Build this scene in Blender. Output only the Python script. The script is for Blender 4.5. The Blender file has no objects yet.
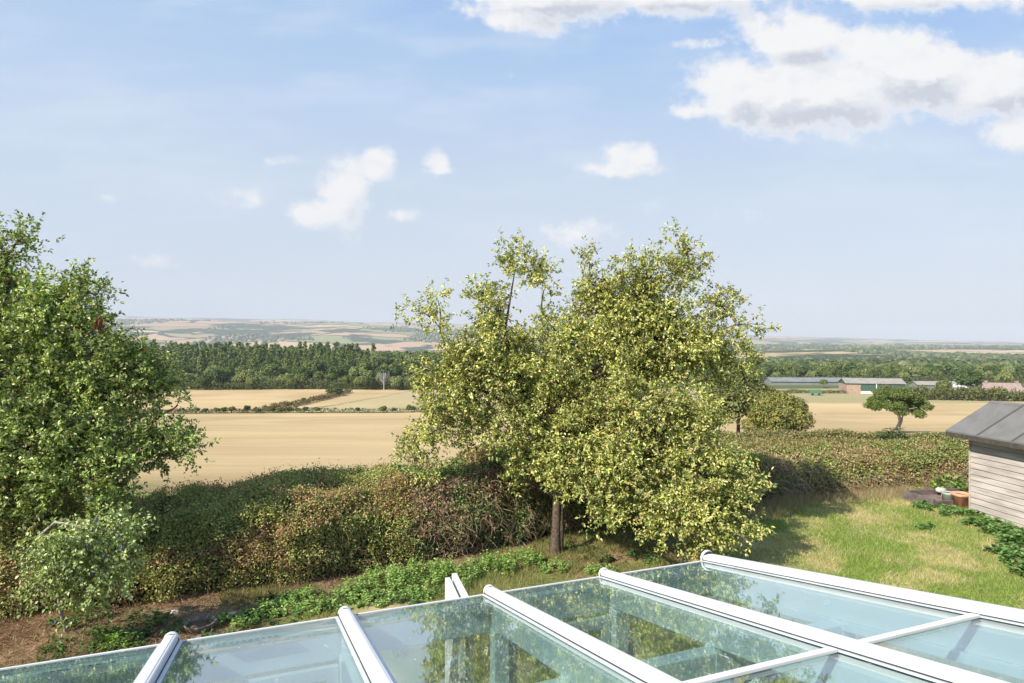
import bpy, math, random
import numpy as np
from mathutils import Vector

SC = bpy.context.scene
COL = SC.collection
EYE = 4.4                 # camera height above the garden
F = 620.0                 # focal length in pixels of a 1024 wide picture
R = math.radians

# ------------------------------------------------------------------ camera
cam = bpy.data.cameras.new('camera'); camo = bpy.data.objects.new('camera', cam); COL.objects.link(camo)
cam.sensor_width = 36.0; cam.lens = 36.0 * F / 1024.0
cam.shift_y = 3.5 / 1024.0
cam.clip_start = 0.05; cam.clip_end = 60000
camo.location = (0, 0, EYE); camo.rotation_euler = (R(90), 0, 0)
SC.camera = camo

# ------------------------------------------------------------------ light
SUN_EL = 38.0
SUN_V = Vector((-0.73, -0.68, 0)).normalized()         # where the sun stands (horizontal part)
SUN_DIR = Vector((SUN_V.x * math.cos(R(SUN_EL)), SUN_V.y * math.cos(R(SUN_EL)), math.sin(R(SUN_EL))))
sun = bpy.data.lights.new('sun', 'SUN'); suno = bpy.data.objects.new('sun', sun); COL.objects.link(suno)
sun.energy = 4.6; sun.angle = R(0.55); sun.color = (1.0, 0.93, 0.80)
suno.rotation_euler = (-SUN_DIR).to_track_quat('-Z', 'Y').to_euler()

SC.render.engine = 'CYCLES'
SC.cycles.use_denoising = True
try: SC.cycles.denoiser = 'OPENIMAGEDENOISE'
except Exception: pass
SC.cycles.max_bounces = 7; SC.cycles.diffuse_bounces = 3; SC.cycles.glossy_bounces = 3
SC.cycles.transparent_max_bounces = 16; SC.cycles.transmission_bounces = 3; SC.cycles.volume_bounces = 0
SC.cycles.caustics_reflective = False; SC.cycles.caustics_refractive = False
SC.cycles.sample_clamp_indirect = 6.0
SC.view_settings.view_transform = 'Standard'; SC.view_settings.look = 'None'
SC.view_settings.gamma = 1.0; SC.view_settings.use_curve_mapping = False
SC.view_settings.exposure = 0.68

# ------------------------------------------------------------------ node helpers
class NT:
    def __init__(s, tree): s.t = tree; s.n = tree.nodes; s.l = tree.links
    def node(s, kind, **kw):
        n = s.n.new(kind)
        for k, v in kw.items(): setattr(n, k, v)
        return n
    def put(s, sock, v):
        if v is None: return
        if hasattr(v, 'is_output') or isinstance(v, bpy.types.NodeSocket): s.l.new(v, sock)
        else: sock.default_value = v
    def math(s, op, a, b=None, c=None, clamp=False):
        n = s.node('ShaderNodeMath', operation=op, use_clamp=clamp)
        s.put(n.inputs[0], a); s.put(n.inputs[1], b); s.put(n.inputs[2], c)
        return n.outputs[0]
    def mix(s, f, a, b, blend='MIX'):
        n = s.node('ShaderNodeMix', data_type='RGBA', blend_type=blend)
        s.put(n.inputs[0], f); s.put(n.inputs[6], a); s.put(n.inputs[7], b)
        return n.outputs[2]
    def maprange(s, v, a, b, c=0.0, d=1.0, kind='SMOOTHSTEP'):
        n = s.node('ShaderNodeMapRange', interpolation_type=kind)
        s.put(n.inputs[0], v); s.put(n.inputs[1], a); s.put(n.inputs[2], b); s.put(n.inputs[3], c); s.put(n.inputs[4], d)
        return n.outputs[0]
    def noise(s, vec, scale, detail=4, rough=0.55, dims='3D', out=0, w=None):
        n = s.node('ShaderNodeTexNoise', noise_dimensions=dims)
        if vec is not None: s.l.new(vec, n.inputs['Vector'])
        n.inputs['Scale'].default_value = scale; n.inputs['Detail'].default_value = detail
        n.inputs['Roughness'].default_value = rough
        return n.outputs[out]
    def mapping(s, vec, loc=(0, 0, 0), rot=(0, 0, 0), scale=(1, 1, 1)):
        n = s.node('ShaderNodeMapping')
        s.l.new(vec, n.inputs[0]); n.inputs[1].default_value = loc; n.inputs[2].default_value = rot; n.inputs[3].default_value = scale
        return n.outputs[0]
    def ramp(s, v, stops, interp='LINEAR'):
        n = s.node('ShaderNodeValToRGB'); s.put(n.inputs[0], v)
        n.color_ramp.interpolation = interp
        els = n.color_ramp.elements
        while len(els) > 1: els.remove(els[-1])
        els[0].position = stops[0][0]; els[0].color = (*stops[0][1], 1)
        for p, c in stops[1:]:
            e = els.new(p); e.color = (*c, 1)
        return n.outputs[0]

# ------------------------------------------------------------------ sky with clouds
world = bpy.data.worlds.new('World'); SC.world = world; world.use_nodes = True
W = NT(world.node_tree); W.n.clear()
wo = W.node('ShaderNodeOutputWorld'); bg = W.node('ShaderNodeBackground'); W.l.new(bg.outputs[0], wo.inputs[0])
bg.inputs[1].default_value = 0.12
sky = W.node('ShaderNodeTexSky', sky_type='NISHITA')
sky.sun_disc = False; sky.sun_elevation = R(SUN_EL)
sky.sun_rotation = math.atan2(SUN_V.x, SUN_V.y)
sky.air_density = 1.0; sky.dust_density = 1.6; sky.ozone_density = 2.0; sky.altitude = 150
tc = W.node('ShaderNodeTexCoord'); sep = W.node('ShaderNodeSeparateXYZ'); W.l.new(tc.outputs['Generated'], sep.inputs[0])
X, Y, Z = sep.outputs
ymax = W.math('MAXIMUM', Y, 0.05)
U = W.math('DIVIDE', X, ymax); V = W.math('DIVIDE', Z, ymax)
front = W.maprange(Y, 0.1, 0.3)
# cumulus banks: (px, py, half width, half height, strength) measured on the sky vault ahead
CL = [(815, 92, 120, 44, 1.2), (905, 72, 100, 42, 1.15), (990, 85, 80, 40, 1.1), (735, 88, 42, 44, 1.0), (790, 38, 70, 34, 1.0), (870, 50, 60, 30, .9), (690, 112, 30, 10, .75),
      (560, -8, 120, 34, 1.15), (665, -8, 110, 26, 1.1), (520, 18, 50, 22, .9), (910, -8, 150, 24, .95), (1030, 132, 52, 26, 1.1), (705, 43, 32, 8, .72),
      (345, 192, 30, 42, 1.0), (374, 165, 22, 20, .90), (322, 212, 46, 18, .86), (400, 216, 26, 9, .56), (243, 198, 36, 17, .68), (288, 160, 30, 9, .58),
      (438, 160, 15, 17, .78), (441, 170, 18, 7, .7), (115, 199, 32, 9, .56), (636, 158, 36, 18, .84), (628, 168, 66, 9, .80), (570, 235, 56, 22, .64), (665, 208, 44, 14, .50),
      (895, 147, 30, 14, .54), (880, 280, 36, 18, .38), (510, 75, 14, 12, .38), (160, 262, 70, 10, .40), (740, 215, 70, 14, .36)]
nvec = W.node('ShaderNodeCombineXYZ'); W.l.new(U, nvec.inputs[0]); W.l.new(V, nvec.inputs[1])
def density(du, dv, fine):
    off = W.mapping(nvec.outputs[0], loc=(du, dv, 0))
    w1 = W.noise(W.mapping(off, scale=(1, 1.35, 1)), 8.5, 10, 0.68)
    w2 = W.noise(W.mapping(off, loc=(3, 7, 0)), 26.0, 5, 0.6) if fine else 0.5
    s = W.node('ShaderNodeSeparateXYZ'); W.l.new(off, s.inputs[0])
    acc = None
    for px, py, hw, hh, st in CL:
        a = W.math('DIVIDE', W.math('SUBTRACT', s.outputs[0], (px - 512) / F), hw / F)
        b = W.math('DIVIDE', W.math('SUBTRACT', s.outputs[1], (345 - py) / F), hh / F)
        r2 = W.math('ADD', W.math('MULTIPLY', a, a), W.math('MULTIPLY', b, b))
        m = W.math('MULTIPLY', W.math('EXPONENT', W.math('MULTIPLY', r2, -0.9)), st)
        acc = m if acc is None else W.math('MAXIMUM', acc, m)
    v = W.math('ADD', acc, W.math('MULTIPLY', W.math('SUBTRACT', w1, 0.5), 1.75))
    v = W.math('ADD', v, W.math('MULTIPLY', W.math('SUBTRACT', w2, 0.5), 0.80))
    return v, acc
d0, acc0 = density(0, 0, True)
d1, acc1 = density(-0.022, 0.030, False)      # a little towards the sun
alpha = W.maprange(d0, 0.32, 0.80)
gate = W.maprange(acc0, 0.10, 0.32)
alpha = W.math('MULTIPLY', W.math('MULTIPLY', alpha, gate), front)
lit = W.maprange(W.math('SUBTRACT', d0, d1), -0.30, 0.12)
thick = W.maprange(d1, 0.75, 1.45)
shade = W.math('MULTIPLY', W.math('SUBTRACT', 1.0, lit), W.maprange(d0, 0.55, 1.2))
under = W.math('MULTIPLY', W.maprange(W.math('SUBTRACT', acc1, acc0), 0.0, 0.30), W.maprange(d0, 0.50, 0.95))
shade = W.math('MINIMUM', W.math('ADD', W.math('MULTIPLY', shade, .8), W.math('MULTIPLY', under, 0.8)), 1.0)
nb1 = W.noise(W.mapping(nvec.outputs[0], scale=(1, 1.35, 1)), 15.0, 6, 0.6)
nb2 = W.noise(W.mapping(nvec.outputs[0], loc=(-.010, .016, 0), scale=(1, 1.35, 1)), 15.0, 6, 0.6)
billow = W.maprange(W.math('SUBTRACT', nb2, nb1), -0.02, 0.16)
shade = W.math('MINIMUM', W.math('ADD', shade, W.math('MULTIPLY', billow, 0.16)), 1.0)
ccol = W.mix(shade, (4.95, 4.92, 4.95, 1), (3.15, 3.38, 3.85, 1))
# thin high haze veil
veil = W.noise(W.mapping(nvec.outputs[0], scale=(1.0, 4.0, 1)), 2.4, 7, 0.6)
vm = W.math('MULTIPLY', W.maprange(veil, 0.42, 0.68), 0.42)
vm = W.math('MULTIPLY', vm, front)
elev = W.math('MAXIMUM', Z, 0.0)
hz = W.math('EXPONENT', W.math('MULTIPLY', elev, -6.5))
grad = W.ramp(W.math('MULTIPLY', V, 1.0), [(0.0, (.80, .85, .94)), (.10, (.79, .86, .96)), (.25, (.72, .84, 1.0)), (.42, (.54, .75, 1.06)), (.60, (.37, .62, 1.05)), (1.0, (.30, .55, 1.05))])
gs = W.node('ShaderNodeVectorMath', operation='SCALE'); W.l.new(grad, gs.inputs[0]); gs.inputs['Scale'].default_value = 4.45
base = W.mix(0.88, sky.outputs[0], gs.outputs[0])
glow = W.math('MULTIPLY', W.maprange(U, 0.15, -1.1), 0.50)
base = W.mix(glow, base, (3.3, 3.9, 4.6, 1))
base = W.mix(vm, base, (3.9, 4.3, 4.9, 1))
out = W.mix(alpha, base, ccol)
W.l.new(out, bg.inputs[0])

# ------------------------------------------------------------------ numpy helpers
rng = np.random.default_rng(7)
def hash3(ix, iy, iz, seed):
    h = (ix * 374761393 + iy * 668265263 + iz * 2147483647 + seed * 974634777) & 0xFFFFFFFF
    h = ((h ^ (h >> 13)) * 1274126177) & 0xFFFFFFFF
    return ((h ^ (h >> 16)) & 0xFFFFFF) / float(0xFFFFFF)
def vnoise(x, y, z=0.0, seed=0):
    x = np.asarray(x, float); y = np.asarray(y, float); z = np.broadcast_to(np.asarray(z, float), x.shape)
    ix, iy, iz = np.floor(x).astype(np.int64), np.floor(y).astype(np.int64), np.floor(z).astype(np.int64)
    fx, fy, fz = x - ix, y - iy, z - iz
    fx, fy, fz = [f * f * (3 - 2 * f) for f in (fx, fy, fz)]
    r = 0
    for a in (0, 1):
        for b in (0, 1):
            for c in (0, 1):
                w = (fx if a else 1 - fx) * (fy if b else 1 - fy) * (fz if c else 1 - fz)
                r = r + w * hash3(ix + a, iy + b, iz + c, seed)
    return r
def fbm(x, y, z=0.0, oct=4, seed=0):
    s, a, t = 0, 1.0, 0
    for i in range(oct):
        s = s + a * vnoise(np.asarray(x) * 2 ** i, np.asarray(y) * 2 ** i, np.asarray(z) * 2 ** i, seed + i); t += a; a *= 0.5
    return s / t
def sst(x, a, b):
    t = np.clip((np.asarray(x, float) - a) / (b - a), 0, 1); return t * t * (3 - 2 * t)
def lerp(a, b, t): return a + (b - a) * t

def mesh_np(name, verts, faces_flat, nper, mat, parent=None, col=None, smooth=False, attrs=None):
    me = bpy.data.meshes.new(name)
    verts = np.asarray(verts, np.float32).reshape(-1, 3)
    faces_flat = np.asarray(faces_flat, np.int32).ravel()
    nf = len(faces_flat) // nper
    me.vertices.add(len(verts)); me.vertices.foreach_set('co', verts.ravel())
    me.loops.add(len(faces_flat)); me.loops.foreach_set('vertex_index', faces_flat)
    me.polygons.add(nf)
    me.polygons.foreach_set('loop_start', np.arange(nf, dtype=np.int32) * nper)
    try: me.polygons.foreach_set('loop_total', np.full(nf, nper, np.int32))
    except Exception: pass
    if smooth: me.polygons.foreach_set('use_smooth', np.ones(nf, bool))
    if col is not None:
        ca = me.color_attributes.new('Col', 'FLOAT_COLOR', 'POINT')
        c4 = np.ones((len(verts), 4), np.float32); c4[:, :3] = col
        ca.data.foreach_set('color', c4.ravel())
    for k, v in (attrs or {}).items():
        at = me.attributes.new(k, 'FLOAT', 'POINT'); at.data.foreach_set('value', np.asarray(v, np.float32).ravel())
    me.update(); me.validate()
    o = bpy.data.objects.new(name, me); COL.objects.link(o)
    if mat: me.materials.append(mat)
    if parent: o.parent = parent
    return o

def tag(o, label=None, cat=None, group=None, kind=None):
    if label: o['label'] = label
    if cat: o['category'] = cat
    if group: o['group'] = group
    if kind: o['kind'] = kind
    return o
def empty(name, loc=(0, 0, 0), rz=0.0):
    o = bpy.data.objects.new(name, None); COL.objects.link(o); o.location = loc; o.rotation_euler = (0, 0, rz)
    o.empty_display_size = 0.3
    return o
def copy_tree(o, parent=None):
    c = o.copy(); COL.objects.link(c); c.parent = parent
    for ch in list(o.children): copy_tree(ch, c)
    return c

# terrain ------------------------------------------------------------
def height(x, y):
    x = np.asarray(x, float); y = np.asarray(y, float)
    q = np.maximum(np.sqrt(np.maximum(y, 0) ** 2 + (0.12 * x) ** 2), 0.0)
    px = 512 + F * x / np.maximum(y, 1.0); px = np.clip(px, -1500, 2500)
    near = [0, 17, 22, 30, 60, 155, 250, 330]
    nz = [-4.4, -4.4, -4.85, -5.85, -9.2, -17, -18.2, -18.8]
    L = np.interp(q, near + [450, 600, 1200, 2800, 3300], nz[:-1] + [-16.3, -12.5, -14, -40, -45, -30])
    Rr = np.interp(q, near + [450, 700, 1200, 2000, 3000, 4000, 5000], nz + [-23, -29, -33, -26, -17, -13, -16])
    h1 = np.interp(px, [-500, 100, 200, 300, 345, 400, 430, 560, 760, 900, 1024, 1500], [24, 25, 24, 21.5, 23, 19, 16, 11, 4, 0, -2, -2]) * 5200 / F
    h2 = np.interp(px, [-500, 100, 300, 450, 700, 760, 900, 1024, 1400], [23, 28, 26, 20, 12, 9, 6, 2, 1]) * 10000 / F
    w = sst(px, 560, 740)
    b = L * (1 - w) + Rr * w
    s1 = np.clip((q - 3300) / 1900, 0, 1) * (1 - w) + np.clip((q - 5000) / 900, 0, 1) * w
    b = np.where(q > 3300, lerp(b, h1, s1 ** 0.85), b)
    dip = np.interp(q, [5400, 6600, 10000, 11500, 16000], [0, .25, 1, .8, .0])
    b = np.where(q > 5400, lerp(h1 * np.interp(q, [5400, 6600], [1, .75]), h2, dip), b)
    b = b + 10 * np.exp(-((q - 2100) / 420) ** 2 - ((px - 865) / 80) ** 2)
    far = sst(q, 450, 1500)
    b = b + far * (fbm(x / 900, y / 900, 0, 3, 5) - 0.5) * np.interp(q, [450, 3000, 5000, 9000], [4, 14, 34, 60])
    mid = sst(q, 25, 60) * (1 - far)
    b = b + mid * (fbm(x / 45, y / 45, 0, 3, 9) - 0.5) * 0.9
    gar = 1 - sst(q, 18, 26)
    b = b + gar * (fbm(x / 1.5, y / 1.5, 0, 3, 3) - 0.5) * 0.10
    return b + EYE
def at(px, d, dz=0.0):
    x = (px - 512) / F * d
    return np.array([x, d, float(height(x, d)) + dz])
def ray(px, py, d):
    return np.array([(px - 512) / F * d, d, EYE - (py - 345) / F * d])

# ------------------------------------------------------------------ materials
MATS = {}
def new_mat(name):
    m = bpy.data.materials.new(name); m.use_nodes = True
    nt = NT(m.node_tree); nt.n.clear()
    o = nt.node('ShaderNodeOutputMaterial'); MATS[name] = m
    return m, nt, o
def principled(name, color, rough=0.6, spec=0.4, bump=None, noise=None, coat=0):
    m, nt, o = new_mat(name)
    p = nt.node('ShaderNodeBsdfPrincipled'); nt.l.new(p.outputs[0], o.inputs[0])
    p.inputs['Roughness'].default_value = rough; p.inputs['Specular IOR Level'].default_value = spec
    g = nt.node('ShaderNodeTexCoord')
    c = (*color, 1)
    if noise:
        sc, amt, c2 = noise
        n = nt.noise(g.outputs['Object'], sc, 6, 0.6)
        cc = nt.mix(nt.maprange(n, 0.5 - amt, 0.5 + amt), c, (*c2, 1)); nt.l.new(cc, p.inputs['Base Color'])
    else: p.inputs['Base Color'].default_value = c
    if bump:
        b = nt.node('ShaderNodeBump'); nt.l.new(nt.noise(g.outputs['Object'], bump[0], 5, 0.6), b.inputs['Height'])
        b.inputs['Strength'].default_value = bump[1]; b.inputs['Distance'].default_value = bump[2] if len(bump) > 2 else 0.01
        nt.l.new(b.outputs[0], p.inputs['Normal'])
    return m
def leaf_mat(name, trans=0.35, rough=0.5, spec=0.35, tint=(1.25, 1.25, 0.6)):
    m, nt, o = new_mat(name)
    a = nt.node('ShaderNodeAttribute', attribute_name='Col')
    p = nt.node('ShaderNodeBsdfPrincipled'); nt.l.new(a.outputs['Color'], p.inputs['Base Color'])
    p.inputs['Roughness'].default_value = rough; p.inputs['Specular IOR Level'].default_value = spec
    t = nt.node('ShaderNodeBsdfTranslucent')
    nt.l.new(nt.mix(1.0, a.outputs['Color'], (*tint, 1), 'MULTIPLY'), t.inputs[0])
    mx = nt.node('ShaderNodeMixShader'); mx.inputs[0].default_value = trans
    nt.l.new(p.outputs[0], mx.inputs[1]); nt.l.new(t.outputs[0], mx.inputs[2]); nt.l.new(mx.outputs[0], o.inputs[0])
    return m
M_LEAF = leaf_mat('leaf', 0.20); M_DRY = leaf_mat('dry_leaf', 0.2, 0.8, 0.15, (1.1, 1, .8)); M_GRASS = leaf_mat('grass_blade', 0.3, 0.7, 0.2)
M_FARLEAF = leaf_mat('far_foliage', 0.22, 0.8, 0.1)
M_BARK = principled('bark', (.17, .13, .095), .95, .1, (30, .9, .03), (14, .15, (.075, .058, .045)))
M_BARKG = principled('grey_bark', (.42, .39, .34), .9, .2, (40, .5, .01), (20, .15, (.24, .21, .18)))
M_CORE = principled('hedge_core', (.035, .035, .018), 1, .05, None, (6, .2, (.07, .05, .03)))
M_WHITE = principled('white_powder_coat', (.76, .75, .73), .6, .35, None, (2.2, .25, (.66, .65, .63)))
M_FLANGE = principled('aluminium_bead', (.66, .71, .75), .3, .5, None, (5, .2, (.55, .60, .64)))
M_SEAL = principled('rubber_seal', (.035, .038, .042), .6, .4)
M_TIMBER = principled('white_painted_timber', (.80, .84, .83), .5, .4, None, (3, .25, (.66, .73, .70)))
M_PAVE = principled('pale_paving', (.17, .18, .20), .7, .3, (8, .3), (3, .2, (.13, .14, .16)))
M_RENDER = principled('rendered_wall', (.62, .60, .56), .9, .2, (30, .2), (3, .2, (.54, .52, .48)))

# glass: tinted clear sheet, mirror-like at grazing angles, streaked with rain marks
M_GLASS, g, o = new_mat('roof_glass')
lw = g.node('ShaderNodeLayerWeight'); lw.inputs[0].default_value = 0.5
fr = g.math('ADD', g.math('MULTIPLY', g.math('POWER', lw.outputs['Facing'], 3.5), 0.94), 0.05)
tr = g.node('ShaderNodeBsdfTransparent'); tr.inputs[0].default_value = (.79, .885, .89, 1)
gl = g.node('ShaderNodeBsdfGlossy'); gl.inputs['Color'].default_value = (.93, .97, 1, 1); gl.inputs['Roughness'].default_value = 0.012
tcg = g.node('ShaderNodeTexCoord')
mx = g.node('ShaderNodeMixShader'); g.l.new(fr, mx.inputs[0]); g.l.new(tr.outputs[0], mx.inputs[1]); g.l.new(gl.outputs[0], mx.inputs[2])
df = g.node('ShaderNodeBsdfDiffuse'); df.inputs[0].default_value = (.62, .66, .66, 1)
dirt = g.noise(tcg.outputs['Object'], 3.0, 8, .68)
spots = g.noise(g.mapping(tcg.outputs['Object'], rot=(0, 0, R(21.3)), scale=(34, 7, 30)), 1.0, 3, .6)
dm = g.math('ADD', g.math('MULTIPLY', g.maprange(dirt, .42, .8), .03), g.math('MULTIPLY', g.math('MULTIPLY', g.maprange(spots, .64, .70), g.maprange(dirt, .50, .60)), .55))
dm = g.math('ADD', dm, 0.014)
mx2 = g.node('ShaderNodeMixShader'); g.l.new(dm, mx2.inputs[0]); g.l.new(mx.outputs[0], mx2.inputs[1]); g.l.new(df.outputs[0], mx2.inputs[2])
g.l.new(mx2.outputs[0], o.inputs[0])

# ground: zone colours from the land itself + fine procedural variation; farmland beyond as a patchwork
M_GROUND, g, o = new_mat('land')
p = g.node('ShaderNodeBsdfPrincipled'); g.l.new(p.outputs[0], o.inputs[0]); p.inputs['Roughness'].default_value = 1.0; p.inputs['Specular IOR Level'].default_value = 0.0
geo = g.node('ShaderNodeNewGeometry'); P = geo.outputs['Position']
ac = g.node('ShaderNodeAttribute', attribute_name='Col'); af = g.node('ShaderNodeAttribute', attribute_name='far')
ag = g.node('ShaderNodeAttribute', attribute_name='straw')
n1 = g.noise(P, 9.0, 6, .7); n2 = g.noise(P, 1.1, 5, .6)
fine = g.math('ADD', g.math('MULTIPLY', g.math('SUBTRACT', n1, .5), 1.3), g.math('ADD', g.math('MULTIPLY', g.math('SUBTRACT', n2, .5), .5), 1.0))
# long machine streaks on the cut fields
st = g.noise(g.mapping(P, rot=(0, 0, R(-8)), scale=(.010, .16, .1)), 1.0, 5, .62)
st2 = g.noise(g.mapping(P, rot=(0, 0, R(-14)), scale=(.05, .9, .1)), 1.0, 4, .6)
st3 = g.noise(g.mapping(P, rot=(0, 0, R(6)), scale=(.02, .035, .1)), 1.0, 4, .6)
streak = g.math('ADD', g.math('MULTIPLY', g.math('SUBTRACT', st, .5), .34), g.math('ADD', g.math('MULTIPLY', g.math('SUBTRACT', st2, .5), .26), g.math('MULTIPLY', g.math('SUBTRACT', st3, .5), .60)))
streak = g.math('ADD', g.math('MULTIPLY', streak, ag.outputs['Fac']), 1.0)
nf = g.math('ADD', g.math('MULTIPLY', g.math('SUBTRACT', fine, 1.0), g.math('SUBTRACT', 1.0, g.math('MULTIPLY', ag.outputs['Fac'], .72))), 1.0)
vfac = g.node('ShaderNodeCombineColor')
tot = g.math('MULTIPLY', nf, streak)
for i in range(3): g.l.new(tot, vfac.inputs[i])
nearc = g.mix(1.0, ac.outputs['Color'], vfac.outputs[0], 'MULTIPLY')
warp = g.node('ShaderNodeVectorMath', operation='ADD')
wn = g.node('ShaderNodeVectorMath', operation='SCALE'); g.l.new(g.noise(P, .0012, 3, .5, out=1), wn.inputs[0]); wn.inputs['Scale'].default_value = 420
g.l.new(P, warp.inputs[0]); g.l.new(wn.outputs[0], warp.inputs[1])
vm_ = g.mapping(warp.outputs[0], rot=(0, 0, R(14)), scale=(1 / 560., 1 / 330., 0))
vo = g.node('ShaderNodeTexVoronoi', voronoi_dimensions='2D'); g.l.new(vm_, vo.inputs['Vector']); vo.inputs['Scale'].default_value = 1.0
ve = g.node('ShaderNodeTexVoronoi', voronoi_dimensions='2D', feature='DISTANCE_TO_EDGE'); g.l.new(vm_, ve.inputs['Vector']); ve.inputs['Scale'].default_value = 1.0
sc_ = g.node('ShaderNodeSeparateColor'); g.l.new(vo.outputs['Color'], sc_.inputs[0])
fc = g.ramp(sc_.outputs[0], [(0, (.50, .36, .21)), (.22, (.44, .29, .17)), (.38, (.56, .42, .26)), (.55, (.26, .26, .12)), (.66, (.48, .32, .19)), (.80, (.06, .085, .045)), (.9, (.34, .28, .14))], 'CONSTANT')
hed = g.maprange(g.math('ADD', ve.outputs['Distance'], g.math('MULTIPLY', g.math('SUBTRACT', g.noise(P, .006, 4, .6), .5), .16)), .035, .05, 1, 0)
fc = g.mix(hed, fc, (.055, .075, .035, 1))
wmask = g.maprange(g.noise(P, .0015, 5, .6), .53, .56)
fc = g.mix(wmask, fc, (.05, .07, .032, 1))
allc = g.mix(af.outputs['Fac'], nearc, fc)
g.l.new(allc, p.inputs['Base Color'])
bp = g.node('ShaderNodeBump'); g.l.new(n1, bp.inputs['Height']); bp.inputs['Strength'].default_value = .5; bp.inputs['Distance'].default_value = .05
g.l.new(bp.outputs[0], p.inputs['Normal'])

# ------------------------------------------------------------------ garden hedge line (front foot): px, depth
HB = np.array([(-700, 8.3), (-300, 9.0), (-50, 9.6), (0, 9.8), (150, 10.6), (300, 11.3), (400, 12.3), (480, 13.1), (560, 14.2), (650, 15.2), (760, 16.6), (800, 18.0), (900, 18.9), (975, 19.4), (1150, 20.6), (1400, 23)])
HBX = (HB[:, 0] - 512) / F * HB[:, 1]; HBY = HB[:, 1]
def hedge_front(x): return np.interp(x, HBX, HBY)

# ------------------------------------------------------------------ the land
th = np.concatenate([np.linspace(-180, -50, 45, endpoint=False), np.linspace(-50, 50, 760, endpoint=False), np.linspace(50, 180, 46)])
rr = np.concatenate([np.geomspace(.6, 8, 12, endpoint=False), np.geomspace(8, 24, 110, endpoint=False), np.geomspace(24, 420, 260, endpoint=False),
                     np.geomspace(420, 3000, 150, endpoint=False), np.geomspace(3000, 16000, 190)])
TH, RR = np.meshgrid(np.radians(th), rr)
GX, GY = RR * np.sin(TH), RR * np.cos(TH)
GZ = height(GX, GY)
nr, na = GX.shape
verts = np.stack([GX, GY, GZ], -1).reshape(-1, 3)
verts = np.vstack([verts, [[0, 0, float(height(0., 0.))]]])
i = np.arange(nr - 1)[:, None] * na + np.arange(na - 1)[None, :]
quads = np.stack([i, i + 1, i + 1 + na, i + na], -1).reshape(-1, 4)[:, ::-1]
def patch(x, y, s, seed, lo=.4, hi=.6): return sst(fbm(x / s, y / s, 0, 4, seed), lo, hi)[..., None]
x, y = verts[:, 0], verts[:, 1]
A = lambda *c: np.array(c, float)
lawn = lerp(A(.17, .22, .055), A(.44, .36, .18), patch(x, y, .9, 21, .44, .74))
lawn = lerp(lawn, A(.45, .34, .2), patch(x, y, 2.6, 22, .52, .75) * .7)
soil = lerp(A(.17, .10, .06), A(.36, .24, .15), patch(x, y, .5, 23, .35, .7))
soil = lerp(soil, A(.14, .16, .06), patch(x, y, .9, 24, .5, .7) * .5)
hf = hedge_front(x)
soilm = np.maximum(1 - sst(x, -4.3, -3.2), np.maximum(1 - sst(hf - y, .3, 1.6), np.exp(-((x - 1.7) / 1.8) ** 2 - ((y - 13.3) / 1.5) ** 2)))
soilm = np.clip(soilm + (fbm(x / .7, y / .7, 0, 3, 25) - .5) * .9, 0, 1)[:, None]
c = lerp(lawn, soil, soilm)
stub = lerp(A(.46, .340, .182), A(.53, .395, .215), patch(x, y, 22, 26))
q = y
pxv = 512 + F * x / np.maximum(y, 1)
rough = lerp(A(.20, .20, .08), A(.34, .25, .14), patch(x, y, 3.5, 27, .35, .65))
fld = sst(q, hf + 5, hf + 9)[:, None] * np.ones(1)
c = lerp(c, rough, sst(y, hf + .5, hf + 2)[:, None])
startf = np.interp(pxv, [0, 560, 640, 700, 2000], [20, 22, 40, 60, 62])
isf = sst(q, startf, startf + 3)
c = lerp(c, stub, isf[:, None])
straw = isf.copy()
def strip(m, colr):
    global c, straw
    c = lerp(c, np.asarray(colr), m[:, None]); straw = straw * (1 - m)
wob = (fbm(x / 6, y / 6, 0, 3, 30) - .5)
strip((1 - sst(np.abs(q - 157 - wob * 3), 1.0, 2.2)) * (pxv < 640), A(.13, .14, .06))
dl = np.interp(x, [-62, -52, -44, -40], [157, 178, 215, 250])          # the diagonal low hedge
strip((1 - sst(np.abs(q - dl - wob * 3), 1.8, 4.5)) * (x > -63) * (x < -38), A(.17, .15, .07))
pale = sst(pxv, 380, 340) if False else ((q > 158) & (q < 252) & (x > -62) & (q < dl)).astype(float) * 0
c = lerp(c, A(.40, .335, .19), ((((q > 158) & (q < 258) & ((x > -42) | (q < dl)) & (x > -60) & (pxv < 640))) * .75)[:, None])
strip(sst(q, 250, 256) * (pxv < 660), A(.10, .11, .05))
# right-hand field: rough pasture strip before the farm, then farm ground
strip(sst(q, 186, 190) * (pxv >= 660) * .8, A(.33, .30, .16))
strip(sst(q, 205, 212) * (pxv >= 905), A(.18, .18, .08))
strip(sst(q, 255, 262) * (pxv >= 660), A(.12, .14, .06))
farm = sst(q, 560, 640)
c = lerp(c, A(.07, .09, .04), (sst(q, 330, 350) * (1 - farm))[:, None])
land = mesh_np('ground', verts, quads, 4, M_GROUND, None, np.clip(c, 0, 1), True, {'far': farm, 'straw': straw * (1 - farm)})
# centre fan closed with triangles
fan = np.array([(len(verts) - 1, k, k + 1) for k in range(na - 1)])
tag(land, 'pale stubble fields, garden lawn and farmland rolling to the horizon', 'ground', None, 'structure')

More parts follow.
